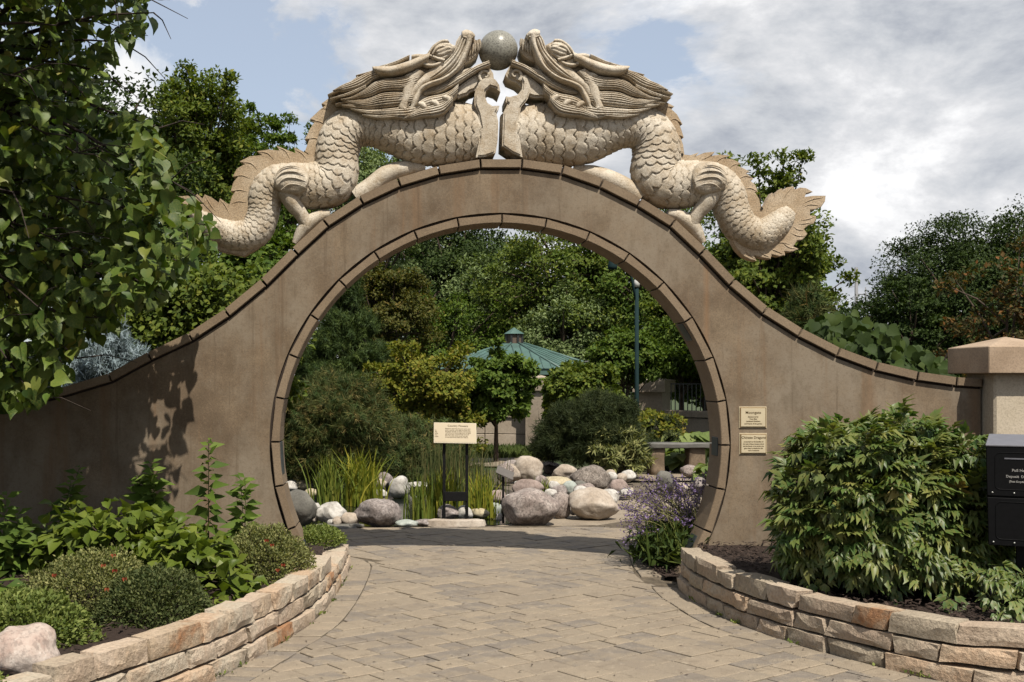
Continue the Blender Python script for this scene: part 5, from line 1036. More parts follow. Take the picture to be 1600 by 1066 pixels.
# tall leafy shoots
def shoot(label, px, pyt, Y, zb=.2, seed=0, lean=0, n=46, L=.10, mat='shoot', group='tall leafy shoots in the left bed', stems=1, spread=.0):
    g = np.random.default_rng(seed); top = P(px, pyt, Y); root = empty('leafy_shoot', (top.x - lean, Y, zb), label, 'plant', group); Q, Tp, St = [], [], []
    for s_ in range(stems):
        b = np.array([top.x - lean + g.normal() * spread, Y + g.normal() * spread * .6, zb]); t_ = np.array([top.x + g.normal() * spread * 2, Y + g.normal() * spread, top.z - abs(g.normal()) * spread * 2 * (s_ > 0)])
        m = (b + t_) / 2 + [lean * .3, 0, 0]; pl = cr(np.array([b, m, t_]), 12); St.append(tube([tuple(v) for v in pl], list(np.linspace(.006, .002, 12)), 5, as_np=True))
        u = np.linspace(.12, 1, n); a = np.arange(n) * 2.4; Q.append(np.c_[np.interp(u, np.linspace(0, 1, 12), pl[:, 0]), np.interp(u, np.linspace(0, 1, 12), pl[:, 1]), np.interp(u, np.linspace(0, 1, 12), pl[:, 2])])
        Tp.append(np.c_[np.cos(a), np.sin(a), np.full(n, .35) - .7 * (1 - u)] + g.normal(size=(n, 3)) * .12)
    q = np.vstack(Q); tip = np.vstack(Tp); V, F = cat(*St); link('stem', mesh_np('stem', V, F, True), LM['lawn'], root)
    sz = L * g.uniform(.7, 1.2, len(q)) * (1 - .45 * np.tile(np.linspace(0, 1, n), stems) ** 3)
    leaves('foliage', LM[mat], root, q, tip, np.tile([0, -.75, .7], (len(q), 1)) + g.normal(size=(len(q), 3)) * .35, sz * 1.5, (T_LANCE[0] * [1.7, 1, 1.2], T_LANCE[1]), seed)
shoot('tallest upright leafy shoot against the sunlit left wall', 326, 688, 8.9, seed=1, n=46, L=.115)
shoot('upright shoot leaning right beside the left curve of the gate', 392, 745, 8.7, seed=2, lean=.12, n=44, L=.12, stems=2, spread=.04)
shoot('pair of leafy shoots where leaf shadow meets sunlit wall', 226, 722, 8.9, seed=3, n=56, L=.13, stems=3, spread=.07)
shoot('dim leafy shoot in the shade of the left wall', 82, 732, 9.0, seed=4, n=36, L=.10, stems=2, spread=.06, mat='mid')
shoot('shaded leafy shoots at the left edge of the bed', 18, 775, 8.2, seed=5, n=36, L=.13, stems=5, spread=.09, mat='mid')
shoot('low shaded leafy shoot beside the left edge', 60, 900, 7.0, seed=6, n=20, L=.14, stems=3, spread=.06, mat='mid')
# ------------------------------------------------------------------ boulders
def bmat(name, stops, **k): return stonemat(name, stops, **{**dict(scale=9, speck=45, speck_amt=.5, bump_s=.5, bscale=40, rough=.85), **k})
BM = {'pink': bmat('granite_pink', [(0, (.24, .19, .17)), (.5, (.34, .28, .25)), (1, (.47, .41, .37))], speck=38),
      'pinkwhite': bmat('granite_pink_white', [(0, (.40, .28, .23)), (.45, (.52, .42, .36)), (1, (.64, .57, .51))], scale=6, speck=34, speck_amt=.3),
      'grey': bmat('stone_grey', [(0, (.13, .125, .11)), (.6, (.20, .19, .165)), (1, (.28, .26, .23))], scale=4, speck=60, speck_amt=.25),
      'white': bmat('stone_white', [(0, (.40, .37, .33)), (.4, (.58, .55, .50)), (1, (.70, .67, .62))], scale=7, speck=20, speck_amt=.25),
      'beige': bmat('stone_beige', [(0, (.36, .29, .22)), (.5, (.50, .42, .34)), (1, (.60, .53, .45))], scale=5, speck=30, speck_amt=.2),
      'dark': bmat('stone_dark_speckled', [(0, (.13, .11, .09)), (.5, (.24, .20, .17)), (1, (.40, .35, .30))], scale=22, speck=50, speck_amt=.6, bump_s=.9),
      'greypink': bmat('granite_grey_pink', [(0, (.20, .165, .15)), (.5, (.31, .265, .245)), (1, (.45, .40, .38))], scale=12, speck=42, speck_amt=.5),
      'red': bmat('stone_reddish', [(0, (.27, .20, .17)), (.5, (.36, .28, .245)), (1, (.46, .38, .34))], scale=5, speck=30, speck_amt=.25),
      'teal': bmat('stone_pale_green', [(0, (.32, .36, .32)), (1, (.52, .55, .50))], scale=5, speck=30, speck_amt=.2),
      'cream': bmat('stone_cream', [(0, (.42, .35, .22)), (1, (.60, .52, .36))], scale=5, speck=30, speck_amt=.25)}
def boulder(label, px, pyb, wpx, hpx, mat, seed, dep=None, Y=None, zb=0.0, rot=0, ang=.25, name='boulder', group='boulders round the pond', sink=.12):
    Y = Y or gY(pyb, zb); s = Y / FPX; wx, hz = wpx * s, hpx * s; dp = dep or wx * .8; r = random.Random(seed)
    bm = bmesh.new(); bmesh.ops.create_icosphere(bm, subdivisions=4 if wpx > 34 else 3, radius=.5); o = Vector([r.random() * 90 for _ in range(3)])
    cuts = [(Vector((r.gauss(0, 1), r.gauss(0, 1), r.gauss(0, .8))).normalized(), r.uniform(.36, .46)) for _ in range(int(5 + ang * 16))]
    for v in bm.verts:
        p = v.co.copy()
        for nrm_, dd in cuts:
            e = p.dot(nrm_) - dd
            if e > 0: p -= nrm_ * e * .85
        f = 1 + .22 * mnoise.noise(p * 2.2 + o) + .07 * mnoise.noise(p * 6 + o) + .025 * mnoise.noise(p * 15 + o)
        v.co = p * f
    xs_ = [v.co.x for v in bm.verts]; zs = [v.co.z for v in bm.verts]; ys_ = [v.co.y for v in bm.verts]
    for v in bm.verts:
        v.co.x = (v.co.x - min(xs_)) / (max(xs_) - min(xs_)) - .5; v.co.z = (v.co.z - min(zs)) / (max(zs) - min(zs)); v.co.y = (v.co.y - min(ys_)) / (max(ys_) - min(ys_)) - .5
        v.co = Vector((v.co.x * wx, v.co.y * dp, v.co.z * hz * (1 + sink) - hz * sink))
    me = bm_mesh(bm, name, True)
    o_ = link(name, me, BM[mat], None, ((px - VX) * s, Y + dp * .35, zb), (0, rot, 0)); tag(o_, label, 'boulder' if wpx > 20 else 'stone', group)
    return o_
BL = [
 ('smooth dark grey boulder against the left foot of the gate ring', 468, 818, 54, 52, 'grey', 0, .05),
 ('white angular boulder right of the dark grey one, left end of the pond', 518, 818, 50, 32, 'white', 0, .5),
 ('thin pale shard between the dark grey and the white boulders', 494, 812, 14, 26, 'white', 0, .8),
 ('small pinkish wedge stone between the white and the big speckled boulder', 546, 821, 30, 20, 'beige', 0, .8),
 ('large grey-pink speckled boulder at the front of the pond, left of the grasses', 589, 823, 76, 42, 'greypink', 0, .15),
 ('flat pale stone right of the large speckled boulder', 636, 824, 38, 11, 'teal', 0, .2),
 ('small flat grey stone at the foot of the speckled boulder', 557, 825, 24, 6, 'grey', 0, .2),
 ('brown-grey stone behind the left post of the notice board', 702, 812, 38, 23, 'greypink', 0, .3),
 ('white stone between the posts of the notice board', 727, 812, 26, 22, 'white', 0, .6),
 ('cream rounded stone right of the notice board posts', 751, 809, 30, 14, 'cream', 0, .2),
 ('flat grey stone left of the notice board foot', 663, 822, 34, 10, 'greypink', 0, .3),
 ('pale green-white stone left of the small label post', 773, 806, 22, 20, 'teal', 0, .4),
 ('small white shard at the foot of the small label post', 781, 814, 12, 12, 'white', 0, .8),
 ('dark pinkish stone behind the small label post', 777, 790, 30, 24, 'red', 0, .4),
 ('small white stone above the big pink granite boulder', 799, 784, 20, 12, 'white', 0, .3),
 ('biggest pink granite boulder at the right front of the pond', 832, 820, 92, 55, 'pink', 0, .05),
 ('pink speckled upright boulder between the big pink and the beige one', 877, 808, 34, 40, 'pink', 0, .15),
 ('large smooth beige boulder at the right end of the front row', 932, 811, 80, 47, 'beige', 0, .25),
 ('white flat-topped boulder behind the large beige boulder', 950, 789, 44, 24, 'white', 0, .1),
 ('pale teal stone left of the dark speckled boulder', 893, 772, 26, 20, 'teal', 0, .1),
 ('pinkish round stone in front of the dark speckled boulder', 915, 774, 34, 19, 'pink', 0, .1),
 ('small bluish white stone behind the big pink granite boulder', 861, 778, 20, 14, 'white', 0, .3),
 ('dark coarse speckled boulder in the middle of the right pile', 926, 766, 66, 38, 'dark', 0, .4),
 ('pale beige boulder behind the dark speckled one, to its left', 885, 754, 42, 28, 'beige', 0, .2),
 ('pinkish boulder behind the dark speckled one, to its right', 942, 748, 36, 22, 'pink', 0, .4),
 ('tall rounded beige boulder at the back left of the right pile', 827, 751, 46, 38, 'beige', 0, .1),
 ('pale pink boulder just above the small label post', 790, 754, 28, 30, 'pink', 0, .1),
 ('low pink boulder by the far path', 862, 735, 32, 14, 'pink', 0, .1),
 ('reddish blocky boulder above the big pink granite boulder', 826, 779, 50, 30, 'red', 0, .4),
 ('flat yellowish stone in the middle of the right pile', 866, 762, 62, 16, 'cream', 0, .2),
 ('rounded grey-pink boulder left of the stone bench', 974, 740, 48, 30, 'greypink', 0, .15),
 ('dull red boulder half hidden by the purple flowers', 968, 773, 34, 24, 'red', 0, .2),
 ('pink top boulder behind the purple flowers under the bench', 1081, 745, 32, 18, 'pink', 0, .2),
 ('grey boulder behind the purple flowers', 1043, 768, 34, 32, 'grey', 0, .3),
 ('pale block stone among the purple flowers', 1068, 775, 30, 20, 'beige', 0, .5),
 ('pinkish stone at the right edge of the opening behind the flowers', 1098, 772, 30, 26, 'greypink', 0, .4),
 ('white round stone far left of the pond, next to the gate ring', 452, 768, 26, 16, 'white', 0, .1),
 ('cream stone with a dark crack at the far left bank', 473, 766, 24, 15, 'cream', 0, .3),
 ('white stone behind the left clump of pond grass', 494, 763, 28, 14, 'white', 0, .2),
 ('yellowish stone at the waterline far left', 487, 777, 24, 13, 'cream', 0, .5),
 ('pale stone between the two clumps of pond grass', 545, 765, 40, 20, 'beige', 0, .4),
 ('craggy pinkish rock on the left bank under the drooping pine', 481, 752, 30, 30, 'pink', 0, .9),
 ('tall craggy pinkish rock pinnacle behind the yellow-green grass', 524, 758, 26, 50, 'red', 0, .9),
 ('pink-white rock top of the small cascade', 521, 722, 18, 18, 'pink', 0, .9),
 ('white streaked boulder right of the yellow-green grass', 624, 776, 34, 32, 'white', 0, .4),
 ('rounded brownish stone right of the yellow-green grass', 601, 762, 28, 24, 'greypink', 0, .1),
 ('small white rock at the water right of the yellow-green grass', 593, 778, 24, 13, 'white', 0, .6),
 ('row of small white stones on the far bank behind the rushes', 652, 764, 40, 10, 'white', 0, .5),
 ('dark grey stone in the shade behind the left foot of the gate', 480, 848, 26, 26, 'grey', 0, .3),
]
for i, (lab, px, pyb, wp, hp, mt, rt, an) in enumerate(BL): boulder(lab, px, pyb, wp, hp, mt, 100 + i, ang=an)
rf = random.Random(44)
for i in range(84):
    if i < 64: px_ = rf.uniform(795, 990); py_ = rf.uniform(742, 806) - 0.10 * abs(px_ - 890)
    else: px_ = rf.uniform(445, 660); py_ = rf.choice([rf.uniform(812, 823), rf.uniform(756, 768)])
    sz_ = rf.uniform(10, 19) if i % 2 else rf.uniform(18, 27); mt_ = rf.choice(['beige', 'greypink', 'white', 'grey', 'beige', 'pink']); nb_ = min(BL, key=lambda b_: (b_[1] - px_) ** 2 + (b_[2] - py_) ** 2 * 2); side_ = 'left of' if px_ < nb_[1] - 8 else ('right of' if px_ > nb_[1] + 8 else ('in front of' if py_ > nb_[2] - 4 else 'behind')); short_ = ' '.join(nb_[0].replace(',', '').split()[:7])
    boulder('small ' + {'greypink': 'mauve-grey'}.get(mt_, mt_) + ' filler stone ' + side_ + ' the ' + short_, px_, py_, sz_, sz_ * rf.uniform(.55, .85), mt_, 300 + i, ang=rf.uniform(.1, .6), name='filler_stone', group='small filler stones round the pond')
_by = {}
for o_ in list(C.objects):
    if o_.get('group') == 'small filler stones round the pond': _by.setdefault(o_['label'], []).append(o_)
for lb_, os_ in _by.items():
    if len(os_) > 1:
        os_.sort(key=lambda q: q.location.x / q.location.y)
        for k_, o_ in enumerate(os_): o_['label'] = ' '.join((('leftmost ' if k_ == 0 else 'rightmost ' if k_ == len(os_) - 1 else 'middle ') + lb_).split()[:16])
boulder('pinkish white granite boulder at the lower left corner of the bed', 22, 1060, 128, 96, 'pinkwhite', 7, Y=5.45, zb=.17, dep=.36, ang=.05, group=None)
# flat long stones
def flatstone(label, px0, px1, py, hpx, dep, mat, seed):
    Y = gY(py); s = Y / FPX; r = random.Random(seed); bm = bmesh.new(); n = 22; L = (px1 - px0) * s; hz = hpx * s; xc = ((px0 + px1) / 2 - VX) * s
    top = []; bot = []
    for i in range(n):
        a = 2 * math.pi * i / n; rx = L / 2 * (abs(math.cos(a)) ** .7) * math.copysign(1, math.cos(a)); ry = dep / 2 * (abs(math.sin(a)) ** .7) * math.copysign(1, math.sin(a)); k = 1 + r.uniform(-.07, .07)
        top.append(bm.verts.new((rx * k * .95, ry * k * .9, hz + r.uniform(-.1, .1) * hz))); bot.append(bm.verts.new((rx * k, ry * k, 0)))
    c = bm.verts.new((0, 0, hz * 1.08))
    for i in range(n):
        j = (i + 1) % n; bm.faces.new((bot[i], bot[j], top[j], top[i])); bm.faces.new((top[i], top[j], c))
    me = bm_mesh(bm, 'flat_stone'); o = link('flat_stone', me, BM[mat], None, (xc, Y + dep * .4, 0)); tag(o, label, 'stone', 'flat stones at the pond edge')
flatstone('long pale cracked slab in front of the notice board posts', 664, 761, 823, 9, .22, 'beige', 1)
flatstone('thin dark slate slab lying left of the speckled boulder', 486, 560, 826, 3, .30, 'grey', 2)
flatstone('tan ledge stone of the cascade, upper layer', 608, 664, 724, 10, .5, 'beige', 3)
flatstone('tan ledge stone of the cascade, lower layer', 612, 660, 738, 11, .6, 'cream', 4)
# ------------------------------------------------------------------ pond
m, t, b = newmat('pond_water'); b.inputs['Base Color'].default_value = (.012, .016, .012, 1); b.inputs['Roughness'].default_value = .12; b.inputs['Specular IOR Level'].default_value = .5
bump(t, b, tnoise(t, 6, 3), .12, .02)
pond = [(-1.75, 13.2), (-1.0, 12.98), (0.2, 12.98), (1.25, 13.2), (1.7, 14.2), (1.9, 15.6), (1.7, 17.2), (1.2, 18.6), (0, 19.2), (-1.3, 18.8), (-2.3, 17.0), (-2.2, 14.8)]
me = bpy.data.meshes.new('pond_water'); tri = tessellate_polygon([[Vector((x, y, 0)) for x, y in pond]]); me.from_pydata([(x, y, -.035) for x, y in pond], [], [tuple(q) for q in tri]); me.update()
tag(link('pond_water', me, m), 'dark still water of the small pond', kind='structure')
# gravel and soil band between paving and stones, and far paths
def patch(name, label, poly, z, mat, kind='structure'):
    me = bpy.data.meshes.new(name); tri = tessellate_polygon([[Vector((x, y, 0)) for x, y in poly]]); me.from_pydata([(x, y, z) for x, y in poly], [], [tuple(q) for q in tri]); me.update()
    bm = bmesh.new(); bm.from_mesh(me); bmesh.ops.recalc_face_normals(bm, faces=bm.faces[:]); bm.to_mesh(me); bm.free(); return tag(link(name, me, mat), label, kind=kind)
M_path = stonemat('path_gravel', [(0, (.29, .235, .175)), (1, (.40, .33, .245))], scale=3, speck=90, speck_amt=.4, bump_s=.5, bscale=80)
def gp(*pts): return [tuple(G(px, py, -.03)[:2]) for px, py in pts]
patch('path', 'tan path curving round the right side of the pond', gp((940, 760), (1200, 752), (1200, 738), (930, 742), (880, 733), (830, 722), (760, 716), (700, 716), (700, 709), (790, 707), (850, 712), (800, 716), (840, 728)) if False else gp((935, 752), (1200, 750), (1200, 736), (930, 741)), -.03, M_path)
patch('path', 'tan path on the far side of the pond', gp((690, 728), (850, 730), (850, 716), (800, 710), (690, 708)), -.028, M_path)
patch('path', 'tan path edge meeting the paving behind the right boulders', [(1.0, 12.9), (2.6, 13.1), (3.6, 13.2), (4.4, 12.2), (5.5, 13.5), (4.2, 16.2), (2.8, 15.6), (2.2, 14.1)], -.026, M_path)
# ------------------------------------------------------------------ grasses
def grass(name, label, cat_, px, pyb, pyt, wpx, mat, n, seed, Y=None, bend=.35, wd=.010, spread=.5, group=None, zb=-.03, kind=None, seg=5):
    Y = Y or gY(pyb); s = Y / FPX; g = np.random.default_rng(seed); H = (pyb - pyt) * s; Wd = wpx * s; x0 = (px - VX) * s
    b = np.c_[x0 + g.normal(0, Wd * .16 * spread * 2, n), Y + g.normal(0, Wd * .14, n), np.full(n, zb)]
    a = g.uniform(0, 2 * math.pi, n); l = H * (.35 + .72 * g.random(n) ** .8); d = np.c_[np.cos(a), np.sin(a), np.zeros(n)]; bd = bend * g.uniform(.1, 1.2, n) * l
    t = np.linspace(0, 1, seg); c = b[:, None, :] + np.array([0, 0, 1]) * (l[:, None] * (t - .18 * (bd / l)[:, None] * t ** 3))[..., None] + d[:, None, :] * (bd[:, None] * (t ** 2.2))[..., None]
    sa = g.uniform(0, math.pi, n); sd_ = np.c_[np.cos(sa), np.sin(sa) * .5, np.zeros(n)]; w_ = wd * (1 - t ** 2.5) + .0008
    Lf = c - sd_[:, None, :] * w_[None, :, None]; Rt = c + sd_[:, None, :] * w_[None, :, None]; V = np.stack([Lf, Rt], 2).reshape(-1, 3)
    i = np.arange(n)[:, None] * seg * 2; j = np.arange(seg - 1)[None, :] * 2; k = (i + j).ravel(); F = np.c_[k, k + 1, k + 3, k + 2]
    o = link(name, mesh_np(name, V, F, True, np.repeat(g.random(n), seg * 2)), LM[mat], None); 
    return tag(o, label, None if kind else cat_, group, kind)
grass('grass_clump', 'green clump of sword-shaped leaves standing in the left of the pond', 'pond grass', 515, 786, 706, 74, 'grass', 170, 1, bend=.42, wd=.010)
grass('grass_clump', 'yellow-green clump of sword-shaped leaves, brightest in the pond', 'pond grass', 566, 786, 694, 96, 'grassy', 200, 2, bend=.55, wd=.012)
grass('grass_clump', 'sparse green leaves at the water edge right of the speckled boulder', 'pond grass', 655, 812, 735, 60, 'grass', 70, 3, bend=.35, wd=.010)
grass('grass_clump', 'green and yellow leaves behind the notice board posts', 'pond grass', 692, 806, 728, 76, 'grassy', 150, 4, bend=.3, wd=.011)
grass('grass_clump', 'green and yellow leaves right of the notice board', 'pond grass', 752, 806, 728, 70, 'grassy', 130, 5, bend=.32, wd=.011)
grass('rush_clump', 'dense dark rushes behind the notice board, left part', 'rushes', 690, 778, 668, 90, 'rush', 260, 6, bend=.12, wd=.005, spread=.7)
grass('rush_clump', 'thin brownish rushes behind the notice board, right part', 'rushes', 750, 770, 690, 90, 'rush', 230, 7, bend=.25, wd=.005, spread=.7)
grass('grass_tuft', 'thin grass tuft in front of the beige boulder at the back of the pile', 'grass tuft', 846, 772, 738, 46, 'grass', 40, 8, bend=.5, wd=.006)
# lawn behind the pond
g = np.random.default_rng(55); n = 16000; px = g.uniform(660, 960, n); py = g.uniform(690, 716, n); Y = 1.68 * FPX / (py - VY); b = np.c_[(px - VX) * Y / FPX, Y, np.full(n, -.05)]
tip = unit(rdir(n, g) * .5 + [0, 0, 1]); leaves('grass', LM['lawn'], None, b, tip, unit(rdir(n, g) + [0, -.6, .2]), g.uniform(.08, .2, n), T_LANCE, 55); tag(C.objects[-1], 'rough green turf behind the pond', kind='stuff')
# ------------------------------------------------------------------ purple flowering clump at the right foot
fc = empty('flowering_clump', (2.5, 10.3, 0), 'purple-flowered clump leaning from behind the right foot of the gate', 'flowers')
g = np.random.default_rng(71); St, Q, Tp, FQ, FT = [], [], [], [], []
for i in range(280):
    b0 = np.array([2.55 + g.normal() * .12, 10.25 + g.normal() * .14, .0]); tx = g.uniform(965, 1105); ty = g.uniform(738, 835) + 20 * (tx < 990); Yt = 10.25 + g.normal() * .25; e = np.array(tuple(P(tx, ty, Yt))); m = (b0 + e) / 2 + [.05, 0, .14]
    pl = cr(np.array([b0, m, e]), 8); St.append(tube([tuple(v) for v in pl], list(np.linspace(.003, .0015, 8)), 3, as_np=True))
    d_ = unit(pl[-1] - pl[-3]); m_ = 19; u = g.uniform(0, .20, m_)
    FQ.append(pl[-1] - d_ * u[:, None] + g.normal(size=(m_, 3)) * .006); FT.append(rdir(m_, g) + d_ * .3)
V, F = cat(*St); link('stems', mesh_np('stems', V, F, True), LM['finegrey'], fc)
q = np.vstack(FQ); tp = np.vstack(FT); leaves('flowers', LM['purple'], fc, q, tp, rdir(len(q), g), g.uniform(.014, .028, len(q)), T_LEAF, 72)
n = 900; a = g.uniform(0, 6.28, n); el_ = g.uniform(.25, 1.5, n); b0 = np.c_[2.52 + g.normal(size=n) * .12, 10.1 + g.normal(size=n) * .15, np.abs(g.normal(size=n)) * .05]; tip = np.c_[np.cos(a) * np.cos(el_), np.sin(a) * np.cos(el_), np.sin(el_)]
leaves('foliage', LM['lawn'], fc, b0, tip, np.cross(tip, [0.3, .9, .1]) + rdir(n, g) * .3, g.uniform(.18, .42, n), (T_LANCE[0] * [.55, 1, 2.4], T_LANCE[1]), 73)
g = np.random.default_rng(74); n = 900; q = np.c_[g.normal(2.42, .17, n), g.normal(10.1, .2, n), .05 + .3 * g.random(n)]; leaves('foliage', LM['dark'], fc, q, unit(rdir(n, g) + [0, -.3, -.1]), unit(rdir(n, g) + [0, -.2, .8]), g.uniform(.06, .14, n), (T_LANCE[0] * [.9, 1, 1.6], T_LANCE[1]), 74)
# wiry bent stem on the paving
V, F = tube([tuple(G(px, py, z)) for px, py, z in ((1060, 862, .02), (1020, 838, .12), (996, 842, .10), (988, 856, .05), (990, 868, .02), (1003, 872, .01))], [.005] * 6, 6, as_np=True)
tag(link('bent_stem', mesh_np('bent_stem', V, F, True), M_darkbark), 'thin dark bent stem looping onto the paving by the purple flowers', 'twig')
# hosta by the bench
def hosta(label, px, pyt, pyb, wpx, Y, n, seed, L):
    s = Y / FPX; root = empty('hosta', ((px - VX) * s, Y, 0), label, 'plant', 'hostas by the bench'); g = np.random.default_rng(seed); a = g.uniform(0, 6.28, n); h = EYE - (pyt - VY) * s
    u = g.random(n); q = np.c_[(px - VX) * s + np.cos(a) * wpx * s * .32 * u, Y + np.sin(a) * wpx * s * .32 * u, h * (.35 + .6 * g.random(n))]; tip = np.c_[np.cos(a), np.sin(a), np.full(n, -.35)] + g.normal(size=(n, 3)) * .15
    me_p = (T_OVAL[0] * [1.3, 1, 1.8], T_OVAL[1]); TV, TF = me_p; me = mesh_np('leaf', TV, TF, True); me.materials.append(LM['hosta'])
    y = unit(tip); nr = np.tile([0, -.35, 1.], (n, 1)) + g.normal(size=(n, 3)) * .2; z = unit(nr - (nr * y).sum(-1, keepdims=True) * y); x = np.cross(y, z)
    for i in range(n):
        R = Matrix(((x[i][0], y[i][0], z[i][0]), (x[i][1], y[i][1], z[i][1]), (x[i][2], y[i][2], z[i][2]))); o = bpy.data.objects.new('leaf', me); C.objects.link(o); o.parent = root; o.rotation_euler = R.to_euler(); o.location = Vector(q[i]) - abs_loc(root); o.scale = (L * g.uniform(.7, 1.2),) * 3
    V, F = cat(*[tube([((px - VX) * s, Y, 0), tuple((np.array([(px - VX) * s, Y, 0]) + v) / 2 + [0, 0, .05]), tuple(v)], [.01, .008, .006], 4, as_np=True) for v in q]); link('stems', mesh_np('stems', V, F, True), LM['hosta'], root)
hosta('pale broad-leaved hosta behind the stone bench', 1078, 672, 712, 84, 21.0, 60, 1, .36)
hosta('pale hosta showing under the bench seat', 1062, 702, 740, 50, 20.4, 26, 2, .30)
hosta('small broad-leaved plant at the right edge by the bench', 1106, 722, 760, 40, 17.5, 24, 3, .22)
# ------------------------------------------------------------------ bench
M_bench = plainmat('bench_slab', (.12, .115, .10), .6, 0, .25, 12, .3); M_benchleg = stonemat('bench_leg', [(0, (.14, .10, .065)), (1, (.27, .20, .135))], scale=6, speck=40, speck_amt=.3)
Yb = 19.8; s = Yb / FPX; bx0 = (1008 - VX) * s; bx1 = (1118 - VX) * s; zt = EYE - (693 - VY) * s; bn = empty('stone_bench', ((bx0 + bx1) / 2, Yb + .2, 0), 'dark stone slab bench on two rough boulder legs right of the pond', 'bench')
def rough_box(x0, x1, y0, y1, z0, z1, amp, seed, sub=3):
    bm = bmesh.new(); bmesh.ops.create_cube(bm, size=1); bmesh.ops.subdivide_edges(bm, edges=bm.edges[:], cuts=sub, use_grid_fill=True); r = Vector((seed, seed * 2, 0))
    for v in bm.verts:
        v.co = Vector(((x0 + x1) / 2 + v.co.x * (x1 - x0), (y0 + y1) / 2 + v.co.y * (y1 - y0), (z0 + z1) / 2 + v.co.z * (z1 - z0))); v.co += mnoise.noise_vector(v.co * 4 + r) * amp
    return bm_mesh(bm, 'rough', True)
link('seat', rough_box(bx0, bx1, Yb, Yb + .45, zt - .085, zt, .018, 1, 4), M_bench, bn)
for a_, c_ in ((1018, 1040), (1078, 1104)): link('leg', rough_box((a_ - VX) * s, (c_ - VX) * s, Yb + .06, Yb + .38, -.06, zt - .08, .03, a_), M_benchleg, bn)
# ------------------------------------------------------------------ notice board
M_black = plainmat('black_paint', (.012, .012, .012), .45, 0, .2, 30); M_board = plainmat('sign_panel', (.36, .275, .145), .5, 0, .05, 10); M_trim = plainmat('sign_edge', (.44, .37, .24), .5, 0, .05, 10)
Yn = 13.35; s = Yn / FPX; nb = empty('notice_board', ((711 - VX) * s, Yn, 0), 'tan information board tilted on two black posts at the pond edge', 'sign')
for q_ in (694, 729.5): link('post', box((q_ - 2.3 - VX) * s, (q_ + 2.3 - VX) * s, Yn, Yn + .035, -.05, EYE - (690 - VY) * s, .003), M_black, nb)
link('cross_plate', box((694 - VX) * s, (730 - VX) * s, Yn - .012, Yn - .002, EYE - (783 - VY) * s, EYE - (768.5 - VY) * s, .002), M_black, nb)
bw, bh = 66.5 * s, 31 * s; bc = Vector(((711 - VX) * s, Yn - .02, EYE - (676.5 - VY) * s)); tilt = math.radians(28)
bo = empty('x', (0, 0, 0), None, None); bo.name = 'board_tilt_tmp'; bpy.data.objects.remove(bo)
Rm = Matrix.Rotation(-tilt, 4, 'X') @ Matrix.Rotation(math.radians(1.2), 4, 'Y')
def placed(me, name, mat):
    o = link(name, me, mat, nb, bc); o.rotation_euler = (Rm).to_euler(); return o
hh_ = bh / math.cos(tilt) / 2
placed(box(-bw / 2, bw / 2, 0, .012, -hh_, hh_, .001), 'board', M_trim); placed(box(-bw / 2 + .008, bw / 2 - .008, -.002, .004, -hh_ + .010, hh_ - .008, .0005), 'panel', M_board)
def ntext(txt, sz, x, z, al='LEFT'):
    o = text_mesh(txt, sz, M_ink, nb, (0, 0, 0), (0, 0, 0), al, 'lettering', .0003, .0003)
    for v in o.data.vertices: v.co = Vector((v.co.x + x, -.0035 - v.co.z * .0, v.co.y + z))
    o.rotation_euler = Rm.to_euler(); o.location = bc - abs_loc(nb)
ntext('Country Flowers', .034, .03, hh_ - .052, 'CENTER')
for i, tx in enumerate(('Beside the water the irises and rushes open', 'early in summer, while sage and hosta carry', 'the garden through to autumn. Each boulder', 'round the pond was brought from the fields', 'and set by hand. Look for frogs and small', 'fish in the shade of the leaves, and rest', 'on the stone bench before you walk on.')): ntext(tx, .0165, -.115, hh_ - .083 - i * .0185)
for i, tx in enumerate(('Iris', 'Sage', 'Hosta', 'Rush', 'Juniper')): ntext(tx, .015, -.235, hh_ - .105 - i * .020)
# small label post
Yl = gY(814); s = Yl / FPX; lp = empty('label_post', ((786 - VX) * s, Yl, 0), 'small tilted plant label on a thin black post beside the big pink boulder', 'sign')
link('post', box((784.5 - VX) * s, (788 - VX) * s, Yl, Yl + .02, -.03, EYE - (745 - VY) * s, .002), M_black, lp)
o = link('plate', box(-.105, .105, -.07, .07, 0, .008, .002), plainmat('label_plate', (.13, .115, .10), .4, 0, .1), lp, ((789 - VX) * s, Yl, EYE - (739 - VY) * s)); o.rotation_euler = (math.radians(35), math.radians(24), 0)
# ------------------------------------------------------------------ donation box
Md = plainmat('box_black', (.004, .004, .0045), .55, 0, .25, 40); Mg = plainmat('box_top', (.15, .15, .17), .5, 0, .1); Mr = plainmat('rivet', (.55, .55, .52), .35, .6); Mwt = plainmat('white_print', (.62, .60, .56), .6, 0, .02)
Yd = 6.9; s = Yd / FPX; dw = 114 * s / 1.13; db = empty('donation_box', ((1597 - VX) * s, Yd, .2), 'black metal donation box with white lettering at the right edge', 'donation box')
zt = EYE - (699 - VY) * s; zm = EYE - (778 - VY) * s; zb_ = EYE - (855 - VY) * s; rz = math.radians(-27)
def dl(name, me, mat):
    o = link(name, me, mat, db, (0, 0, 0)); o.location = Vector((0, 0, -.2)); o.rotation_euler = (0, 0, rz); return o
def tap(x0, x1, y0, y1, z0, z1, k, bev=.004):
    me = box(x0, x1, y0, y1, z0, z1, bev)
    for v in me.vertices: v.co.x *= 1 - k * (zt - v.co.z) / (zt - zb_)
    return me
dl('upper_door', tap(-dw / 2, dw / 2, 0, .34, zm + .004, zt, .07), Md); dl('lower_door', tap(-dw / 2, dw / 2, .003, .34, zb_, zm - .004, .07), Md); dl('body', tap(-dw / 2 + .01, dw / 2 - .01, .02, .33, zb_ + .005, zt - .01, .07), Md)
